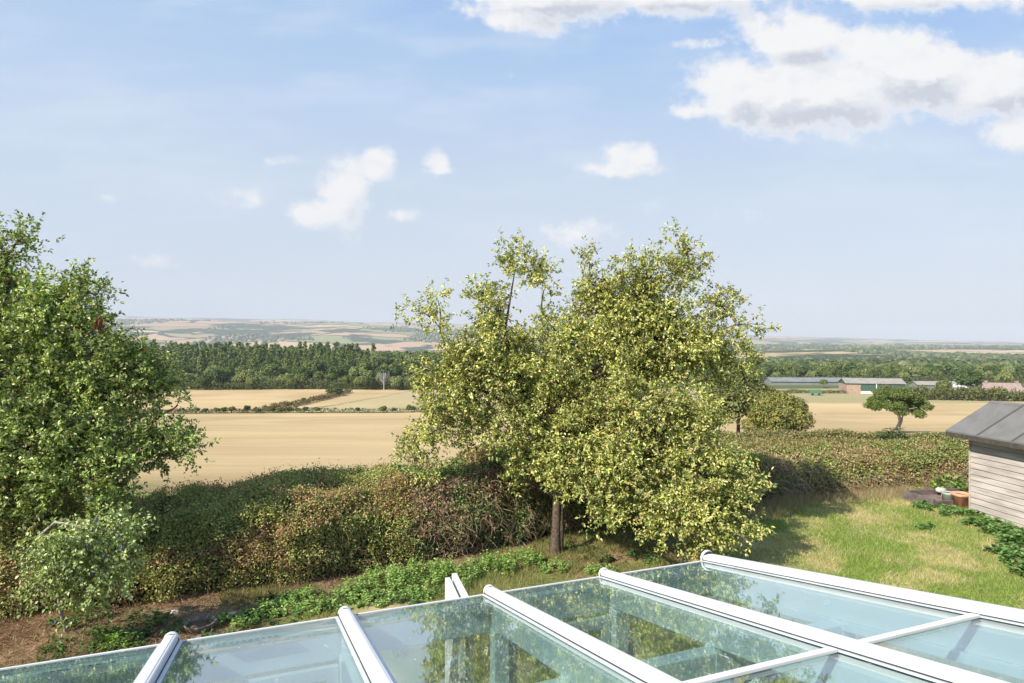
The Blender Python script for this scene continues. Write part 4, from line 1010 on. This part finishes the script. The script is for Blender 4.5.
# posts, second row beam, braces
P2 = 3.42
def post(a, b, z1, w_=.062):
    mb = MB(); mb.box(a - w_ - OA, a + w_ - OA, b - w_ - OB, b + w_ - OB, 0.02, z1); mb.build('post', M_TIMBER, cons, .006)
for a in RA: post(a, B_E - .20, Z_E - .20)
for a in RA[4:]: post(a, P2, zr(P2) - .24)
mb = MB(); mb.box(RA[0] - OA, RA[-1] - OA, P2 - .055 - OB, P2 + .055 - OB, zr(P2) - .42, zr(P2) - .25); mb.build('tie_beam', M_TIMBER, cons, .006)
def brace(a, b, s):
    mb = MB(); prof = []
    ro, ri = .62, .52
    for t in np.linspace(0, math.pi / 2, 9): prof.append((ro * (1 - math.sin(t)) , ro * (1 - math.cos(t))))
    outer = [(.05 + x_, z_) for x_, z_ in prof]; inner = [(.05 + x_ + .0, z_ - .0) for x_, z_ in prof]
    z0 = zr(b) - .42
    ring = [(.06 + .55 * (1 - math.cos(t)), -.55 + .55 * math.sin(t)) for t in np.linspace(0, math.pi / 2, 9)]
    ring2 = [(.06 + .66 * (1 - math.cos(t)) if False else .06 + .55 - .45 * math.cos(t), -.55 + .45 * math.sin(t)) for t in np.linspace(math.pi / 2, 0, 9)]
    pts = [L_(a + s * x_, b - .035, z0 + z_) for x_, z_ in ring + ring2]
    mb.poly(pts, (0, .07, 0)); mb.build('brace', M_TIMBER, cons)
for a in RA[4:6]:
    brace(a, P2, 1); brace(a, P2, -1)
brace(RA[6], P2, -1)
# garden-side frames: glazed doors between the posts with rails
M_DOORGLASS, g, o = new_mat('door_glass')
lw = g.node('ShaderNodeLayerWeight'); lw.inputs[0].default_value = .5
fr = g.math('ADD', g.math('MULTIPLY', g.math('POWER', lw.outputs['Facing'], 5.0), 0.9), 0.06)
tr = g.node('ShaderNodeBsdfTransparent'); tr.inputs[0].default_value = (.86, .93, .91, 1); gl = g.node('ShaderNodeBsdfGlossy'); gl.inputs['Roughness'].default_value = .01
mx = g.node('ShaderNodeMixShader'); g.l.new(fr, mx.inputs[0]); g.l.new(tr.outputs[0], mx.inputs[1]); g.l.new(gl.outputs[0], mx.inputs[2]); g.l.new(mx.outputs[0], o.inputs[0])
def leafpanel(name, a0, b0, a1, b1, z0, z1, th_=.05):
    """glazed leaf standing between two plan points"""
    u = np.array([a1 - a0, b1 - b0]); Lg = np.linalg.norm(u); u = u / Lg; w_ = np.array([-u[1], u[0]]) * th_ / 2
    def bar(mb, s0, s1, za, zb, k=1.0):
        p = [(a0 + u[0] * s + w_[0] * q * k, b0 + u[1] * s + w_[1] * q * k) for s, q in ((s0, -1), (s1, -1), (s1, 1), (s0, 1))]
        mb.hexa([L_(x_, y_, za) for x_, y_ in p] + [L_(x_, y_, zb) for x_, y_ in p])
    mb = MB(); bar(mb, 0, .085, z0, z1); bar(mb, Lg - .085, Lg, z0, z1); bar(mb, .085, Lg - .085, z1 - .085, z1, .98); bar(mb, .085, Lg - .085, z0, z0 + .12, .98)
    fr_ = mb.build(name, M_WHITE, cons)
    mb = MB(); bar(mb, .085, Lg - .085, z0 + .12, z1 - .085, .35); mb.build('door_glass', M_DOORGLASS, fr_)
    mb = MB(); bar(mb, .03, .045, z0 + .95, z0 + 1.1, 2.2); mb.build('door_handle', M_SEAL, fr_)
    return fr_
zt = Z_E - .27
for k in (0, 1, 2, 4, 5):
    leafpanel('door', RA[k] + .07, B_E - .16, RA[k + 1] - .07, B_E - .16, .05, zt)
def ab(x_, y_): return float(np.dot([x_, y_, 0], EV)), float(np.dot([x_, y_, 0], NV))
zd = EYE - 2.15
h0 = ab(-.335, 5.10); h1_ = ab(-.545, 5.84); h2_ = ab(-.60, 5.76); h3_ = ab(-.375, 5.05)
leafpanel('open_door', h0[0], h0[1], h1_[0], h1_[1], .05, zd, .045)
ld_ = leafpanel('open_door', h2_[0], h2_[1], h3_[0] - .03, h3_[1], .05, zd - .01, .045)
mb = MB(); u0 = np.array(h2_); u1 = np.array([h3_[0] - .03, h3_[1]]); uu = (u1 - u0) / np.linalg.norm(u1 - u0); ww = np.array([-uu[1], uu[0]]) * .012
q0, q1 = u0 + uu * .08, u1 - uu * .08
pp_ = [q0 - ww, q1 - ww, q1 + ww, q0 + ww]
mb.hexa([L_(x_, y_, .16) for x_, y_ in pp_] + [L_(x_, y_, zd - .09) for x_, y_ in pp_]); mb.build('door_panel', M_WHITE, ld_, .003)
# side wall under the last rafter
mb = MB(); mb.box(RA[-1] - .05 - OA, RA[-1] + .05 - OA, B_H - OB, B_E - .27 - OB, .02, .75); mb.build('side_wall', M_RENDER, cons)
mb = MB(); sloped(mb, RA[-1] - .075, RA[-1] + .075, B_H, B_E - .01, -.30, -.236); mb.build('side_plate', M_TIMBER, cons, .005)
mb = MB(); mb.box(A_L - OA, RA[-1] + .2 - OA, B_H - OB, B_E + .1 - OB, -.25, .02); mb.build('floor', M_PAVE, cons)
tag(cons, 'white framed conservatory with a sloping tinted glass roof in the foreground', 'conservatory')
# the house wall the roof leans on (below the window)
hw = empty('house_wall', (0, 0, 0), R(EA))
mb = MB(); mb.box(-6, 6.2, -.15, .30, -.3, zr(B_H) + .12); mb.build('wall', M_RENDER, hw)
tag(hw, 'pale rendered house wall under the window that carries the glass roof', 'wall')

# ------------------------------------------------------------------ shed
wd_ = np.array([-.098, 1.0, 0]); wd_ = wd_ / np.linalg.norm(wd_)      # along the wall, away from the house
wx_ = np.array([wd_[1], -wd_[0], 0])                                  # across, to the right
corner = np.array([12.04, 16.3, 0]); corner[2] = 0
shed = empty('shed', tuple(corner), math.atan2(wx_[1], wx_[0]))        # local x across, local y away, origin = far left corner
M_SIDE, g, o = new_mat('weathered_boards')
p = g.node('ShaderNodeBsdfPrincipled'); g.l.new(p.outputs[0], o.inputs[0]); p.inputs['Roughness'].default_value = .85
tcg = g.node('ShaderNodeTexCoord'); ob = tcg.outputs['Object']
gr = g.noise(g.mapping(ob, scale=(3, 1.5, 60)), 1.0, 6, .65); big = g.noise(g.mapping(ob, scale=(.8, .8, 6.45)), 1.0, 2, .5)
cc = g.mix(g.maprange(gr, .35, .68), (.47, .42, .38, 1), (.29, .25, .23, 1)); cc = g.mix(g.maprange(big, .42, .62), cc, (.52, .47, .43, 1))
g.l.new(cc, p.inputs['Base Color'])
W_, D_, HW_ = 2.36, 3.2, 2.02
mb = MB(); mb.box(.03, W_, -D_, -.03, -.1, HW_ + .1); mb.build('inner_wall', principled('board_backing', (.06, .05, .045), .9), shed)
mb = MB(); nb_ = 14; bh = .152
for k in range(nb_):
    z0 = k * bh - .05
    mb.hexa([(-.005, -D_, z0 + .012), (.028, -D_, z0 + .012), (.028, 0, z0 + .012), (-.005, 0, z0 + .012), (.014, -D_, z0 + bh), (.028, -D_, z0 + bh), (.028, 0, z0 + bh), (.014, 0, z0 + bh)])
mb.build('side_boards', M_SIDE, shed)
mb = MB()
for k in range(nb_ + 4):
    z0 = k * bh - .05; top = z0 + bh
    lim = 0 if top < HW_ + .05 else (top - HW_ - .05) / .58
    mb.hexa([(.03 + lim, -.028, z0 + .012), (W_ - lim, -.028, z0 + .012), (W_ - lim, .005, z0 + .012), (.03 + lim, .005, z0 + .012), (.03 + lim, -.028, top), (W_ - lim, -.028, top), (W_ - lim, -.014, top), (.03 + lim, -.014, top)])
mb.build('gable_boards', M_SIDE, shed)
mb = MB(); mb.box(-.02, .03, -.03, .02, -.1, HW_ + .08); mb.build('corner_post', M_SIDE, shed)
M_FELT = principled('roofing_felt', (.15, .147, .138), .9, .25, (90, .5, .01), (2.5, .18, (.19, .185, .178)))
ex, ez, rx_, rz_ = -.36, EYE - 2.28, .97, EYE - 2.28 + .77       # eave and ridge, local
YF, YN = .38, -D_ - .3
mb = MB()
mb.poly([(ex, YF, ez), (rx_, YF, rz_), (2 * rx_ - ex, YF, ez), (2 * rx_ - ex, YF, ez - .04), (rx_, YF, rz_ - .04), (ex, YF, ez - .04)], (0, YN - YF, 0))
rf = mb.build('roof', M_FELT, shed)
M_FASC = principled('dark_fascia', (.10, .085, .075), .8, .3, None, (8, .2, (.05, .045, .04)))
mb = MB(); mb.box(ex - .002, ex + .03, YN, YF - .03, ez - .16, ez - .043); mb.build('fascia', M_FASC, shed)
mb = MB()
mb.poly([(ex, YF + .002, ez - .005), (rx_, YF + .002, rz_ - .005), (rx_, YF + .002, rz_ - .14), (ex, YF + .002, ez - .14)], (0, -.025, 0)); mb.build('bargeboard', M_FASC, shed)
M_BAT = principled('felt_lap', (.09, .088, .085), .9, .2)
sl = (rz_ - ez) / (rx_ - ex)
for yy in (-.62, -1.6, -2.55):
    mb = MB(); x0_, x1_ = ex + .003, rx_ - .02
    mb.hexa([(x0_, yy - .028, ez + .002), (x1_, yy - .028, ez + sl * (x1_ - ex) + .002), (x1_, yy + .028, ez + sl * (x1_ - ex) + .002), (x0_, yy + .028, ez + .002),
             (x0_, yy - .02, ez + .022), (x1_, yy - .02, ez + sl * (x1_ - ex) + .022), (x1_, yy + .02, ez + sl * (x1_ - ex) + .022), (x0_, yy + .02, ez + .022)])
    mb.build('batten', M_BAT, rf)
mb = MB(); mb.poly([(rx_ - .09, YF, rz_ - .045), (rx_, YF, rz_ + .012), (rx_ + .09, YF, rz_ - .045), (rx_, YF, rz_ + .004)], (0, YN - YF, 0)); mb.build('ridge_cap', M_FELT, rf)
tag(shed, 'grey weathered wooden shed with lapped boards and felt roof', 'shed')

# ------------------------------------------------------------------ raised bed and things in it
def ground_pt(px, py):
    d = F * EYE / (py - 345.); return np.array([(px - 512) / F * d, d, 0.])
bedP = ground_pt(948, 501)
bed = empty('raised_bed', tuple(bedP), R(12))
M_SLEEP = principled('dark_sleeper', (.11, .085, .08), .9, .2, (20, .5), (6, .2, (.19, .16, .15)))
for nm, (x0_, x1_, y0_, y1_) in (('side_board', (-.95, .55, -.5, -.42)), ('side_board', (-.95, .9, .42, .5)), ('end_board', (-1.02, -.95, -.5, .5))):
    mb = MB(); mb.box(x0_, x1_, y0_, y1_, -.05, .23 if nm != 'side_board' or y0_ > 0 else .16); mb.build(nm, M_SLEEP, bed, .008)
mb = MB(); mb.box(-.95, .9, -.42, .42, -.05, .09); mb.build('soil', principled('bed_soil', (.17, .12, .10), 1, .1, (12, .8, .04), (5, .2, (.28, .21, .18))), bed)
tag(bed, 'low dark timber raised bed of soil beside the shed', 'raised bed')
def lathe(name, prof, mat, parent=None, seg=24, sq=0):
    v, f = [], []
    for r, z in prof:
        for k in range(seg):
            t = 2 * math.pi * k / seg; e = 1.0
            if sq: e = 1 / max(abs(math.cos(t)), abs(math.sin(t))) ** sq
            v.append((r * e * math.cos(t), r * e * math.sin(t), z))
    for a in range(len(prof) - 1):
        for k in range(seg): f.append((a * seg + k, a * seg + (k + 1) % seg, (a + 1) * seg + (k + 1) % seg, (a + 1) * seg + k))
    return mesh_np(name, v, f, 4, mat, parent, None, True)
pt = empty('terracotta_pot', tuple(ground_pt(961, 507)))
M_TERRA = principled('terracotta', (.62, .30, .18), .8, .2, (15, .2), (5, .2, (.70, .38, .25)))
lathe('pot', [(.0, 0.01), (.15, 0.0), (.19, .30), (.215, .31), (.22, .38), (.20, .385), (.185, .32), (.0, .32)], M_TERRA, pt, 28, .55)
lathe('soil', [(0, .335), (.19, .33), (.19, .30)], M_SLEEP, pt, 20)
tag(pt, 'square orange terracotta pot against the shed corner', 'pot')
pg = empty('green_pot', tuple(ground_pt(948.5, 504.5)))
M_GPOT = principled('green_glaze', (.30, .36, .27), .5, .4, None, (6, .2, (.38, .44, .35)))
lathe('pot', [(.0, 0.01), (.12, 0.0), (.15, .28), (.165, .29), (.165, .34), (.15, .345), (.14, .30), (.0, .30)], M_GPOT, pg, 28, .3)
lathe('soil', [(0, .315), (.145, .31), (.145, .28)], M_SLEEP, pg, 20)
tag(pg, 'grey green pot standing left of the terracotta pot', 'pot')
sv, sf = uvball(.13, 12, 8, (1.2, .8, .62)); sv = sv * (1 + (fbm(sv[:, 0] * 14, sv[:, 1] * 14, sv[:, 2] * 14, 3, 7) - .5)[:, None] * .5)
stn = mesh_np('stone', sv, sf, 4, principled('pale_stone', (.66, .58, .50), .9, .2, (20, .5), (7, .2, (.5, .42, .36))), None, None, True)
stn.location = ground_pt(941, 499) + np.array([0, 0, .25]); tag(stn, 'cream coloured stone lying on the raised bed', 'stone')
stn2 = stn.copy(); COL.objects.link(stn2); stn2.location = ground_pt(945, 500.5) + np.array([0, 0, .14]); stn2.scale = (.7, .7, .7); tag(stn2, 'smaller brown stone beside the cream stone on the raised bed', 'stone')

# ------------------------------------------------------------------ stone planter on the brown soil
M_STONE = principled('weathered_stone', (.33, .27, .22), .95, .15, (25, .9, .03), (9, .18, (.20, .16, .13)))
bp_ = ground_pt(200, 630)
bowl = empty('stone_planter', tuple(bp_), R(20)); bowl.scale = (.82, .82, .60)
lathe('basin', [(.0, .02), (.20, .0), (.27, .08), (.30, .19), (.305, .215), (.285, .225), (.262, .21), (.25, .16), (.23, .12), (0, .11)], M_STONE, bowl, 8)
lathe('soil', [(0, .15), (.24, .14), (.24, .12)], principled('planter_soil', (.12, .08, .055), 1, .1, (18, .9, .04), (9, .2, (.22, .15, .10))), bowl, 16)
tag(bowl, 'shallow octagonal stone planter on brown soil beyond the roof', 'planter')
slb = MB(); slb.poly([(.24, .0, 0), (.15, .17, 0), (-.06, .19, 0), (-.24, .05, 0), (-.18, -.14, 0), (.08, -.16, 0)], (0, 0, .07))
sl_ = slb.build('stone_slab', M_STONE, None, .01); sl_.location = tuple(ground_pt(206, 643)); tag(sl_, 'flat pale stone slab in front of the stone planter', 'stone')
for k, (px, py, s_, lb) in enumerate([(174, 612, .6, 'small pale stone left of the stone planter on the brown soil'), (232, 614, .5, 'small pale stone right of the stone planter on the brown soil')]):
    s2 = stn.copy(); COL.objects.link(s2); s2.scale = (s_, s_, s_ * .7); s2.location = ground_pt(px, py); s2.rotation_euler = (0, 0, k); tag(s2, lb, 'stone')

# ------------------------------------------------------------------ the farm on the right
def farm_building(name, px, d, L, Wd, wall, rise, rz, mw, mr, label, gable=None, parts=None):
    root = empty(name, tuple(at(px, d)), R(rz))
    mb = MB(); mb.box(-L / 2, L / 2, -Wd / 2, Wd / 2, -1.5, wall); w_ = mb.build('wall', mw, root)
    mb = MB(); mb.poly([(-L / 2 - .02, -Wd / 2, wall), (-L / 2 - .02, Wd / 2, wall), (-L / 2 - .02, 0, wall + rise)], (.3, 0, 0)); mb.poly([(L / 2 - .28, -Wd / 2, wall), (L / 2 - .28, Wd / 2, wall), (L / 2 - .28, 0, wall + rise)], (.3, 0, 0))
    mb.build('gable', gable or mw, root)
    mb = MB(); o_ = .4
    mb.poly([(-L / 2 - o_, -Wd / 2 - o_, wall - .12), (-L / 2 - o_, 0, wall + rise + .02), (-L / 2 - o_, Wd / 2 + o_, wall - .12), (-L / 2 - o_, Wd / 2 + o_, wall + .08), (-L / 2 - o_, 0, wall + rise + .22), (-L / 2 - o_, -Wd / 2 - o_, wall + .08)], (L + 2 * o_, 0, 0))
    mb.build('roof', mr, root)
    tag(root, label, 'building' if name != 'farmhouse' else 'house')
    return root
M_GREEN = principled('green_sheeting', (.045, .10, .075), .6, .3, None, (1, .2, (.06, .12, .09)))
M_PALE = principled('pale_sheet_roof', (.34, .32, .28), .9, .1, None, (.5, .2, (.27, .25, .22)))
M_GREY = principled('grey_glasshouse', (.24, .25, .24), .9, .1, None, (.4, .2, (.18, .20, .19)))
M_BRICK = principled('brick', (.34, .23, .17), .9, .2, None, (1.5, .2, (.42, .32, .25)))
M_PINK = principled('clay_tile', (.28, .20, .17), .9, .2, None, (1.5, .2, (.35, .27, .24)))
M_OFFW = principled('whitewash', (.74, .72, .68), .9, .2)
barn = farm_building('barn', 871, 234, 19.5, 10, 3.9, 1.5, -14, M_GREEN, M_PALE, 'dark green sheeted barn with pale roof beyond the right hand field')
mb = MB(); mb.box(-9.85, -9.78, -5.02, 5.02, -1.2, 3.4); mb.build('end_wall', M_BRICK, barn)
mb = MB(); mb.box(-9.7, -4.9, -5.12, -5.02, -1.2, 3.3); mb.build('brick_panel', M_BRICK, barn)
mb = MB(); mb.box(-4.9, 9.8, -5.10, -5.02, -1.2, 1.0); mb.build('base_wall', M_OFFW, barn)
mb = MB(); mb.box(.2, .5, -5.22, -5.11, -1.2, 3.9); mb.build('downpipe', M_OFFW, barn)
farm_building('greenhouse', 808, 285, 36, 10, 1.7, 1.4, -4, M_GREY, M_GREY, 'long low pale greenhouse left of the green barn')
farm_building('outbuilding', 941, 262, 22, 7, 1.9, 1.2, -5, M_GREY, M_PALE, 'low pale roofed shed right of the green barn')
hs = farm_building('farmhouse', 1001, 200, 9.5, 7, 2.0, 3.3, -18, M_OFFW, M_PINK, 'farmhouse with steep pinkish tiled roof behind the garden shed roof')
for sx in (-4.2, 4.2):
    mb = MB(); mb.box(sx - .4, sx + .4, -.45, .45, 4.4, 6.2); mb.build('chimney', M_PINK, hs)
mb = MB(); mb.box(-2.2, .8, -2.9, -2.2, 3.0, 3.7); mb.build('dormer', M_GREY, hs)
for sx in (-3, -.6, 1.4, 3.2):
    mb = MB(); mb.box(sx - .4, sx + .4, -3.56, -3.505, .8, 1.6); mb.build('window', M_SEAL, hs)
farm_building('outbuilding', 1040, 214, 16, 6, 1.6, 1.5, -6, M_OFFW, M_PINK, 'low pink roofed outbuilding right of the farmhouse')
farm_building('outbuilding', 955, 236, 6, 5, 2.0, 1.2, 20, M_OFFW, M_OFFW, 'small white outbuilding under the large dark oak')
# trailer left of the barn
trl = empty('farm_trailer', tuple(at(815, 222)), R(-8))
mb = MB(); mb.box(-1.9, 1.9, -1, 1, .7, 2.0); mb.build('body', principled('green_paint', (.08, .20, .12), .5, .4), trl, .05)
for sx in (-1.1, 1.1):
    mb = MB(); mb.poly([(sx + .42 * math.cos(t), -1.05, .42 + .42 * math.sin(t)) for t in np.linspace(0, 2 * math.pi, 14, endpoint=False)], (0, .25, 0)); mb.build('wheel', M_SEAL, trl)
mb = MB(); mb.box(1.9, 3.1, -.06, .06, .6, .72); mb.build('drawbar', M_SEAL, trl)
tag(trl, 'small green farm trailer parked left of the barn', 'trailer')

# ------------------------------------------------------------------ haze over the valley
mh, g, o = new_mat('haze')
pv = g.node('ShaderNodeVolumePrincipled'); g.l.new(pv.outputs[0], o.inputs['Volume'])
pv.inputs['Color'].default_value = (.90, .94, 1, 1); pv.inputs['Density'].default_value = 1.2e-4; pv.inputs['Anisotropy'].default_value = -.05
zlo = float(verts[:, 2].min()) - 1.5; zhi = max(float(verts[:, 2].max()), 8.0) + 15
mb = MB(); mb.box(-16500, 16500, -16500, 16500, zlo, zhi); hzb = mb.build('haze', mh)
tag(hzb, 'pale summer haze over the valley and far hills', 'haze', None, 'stuff')
print('objects', len(SC.objects), 'haze top', zhi)
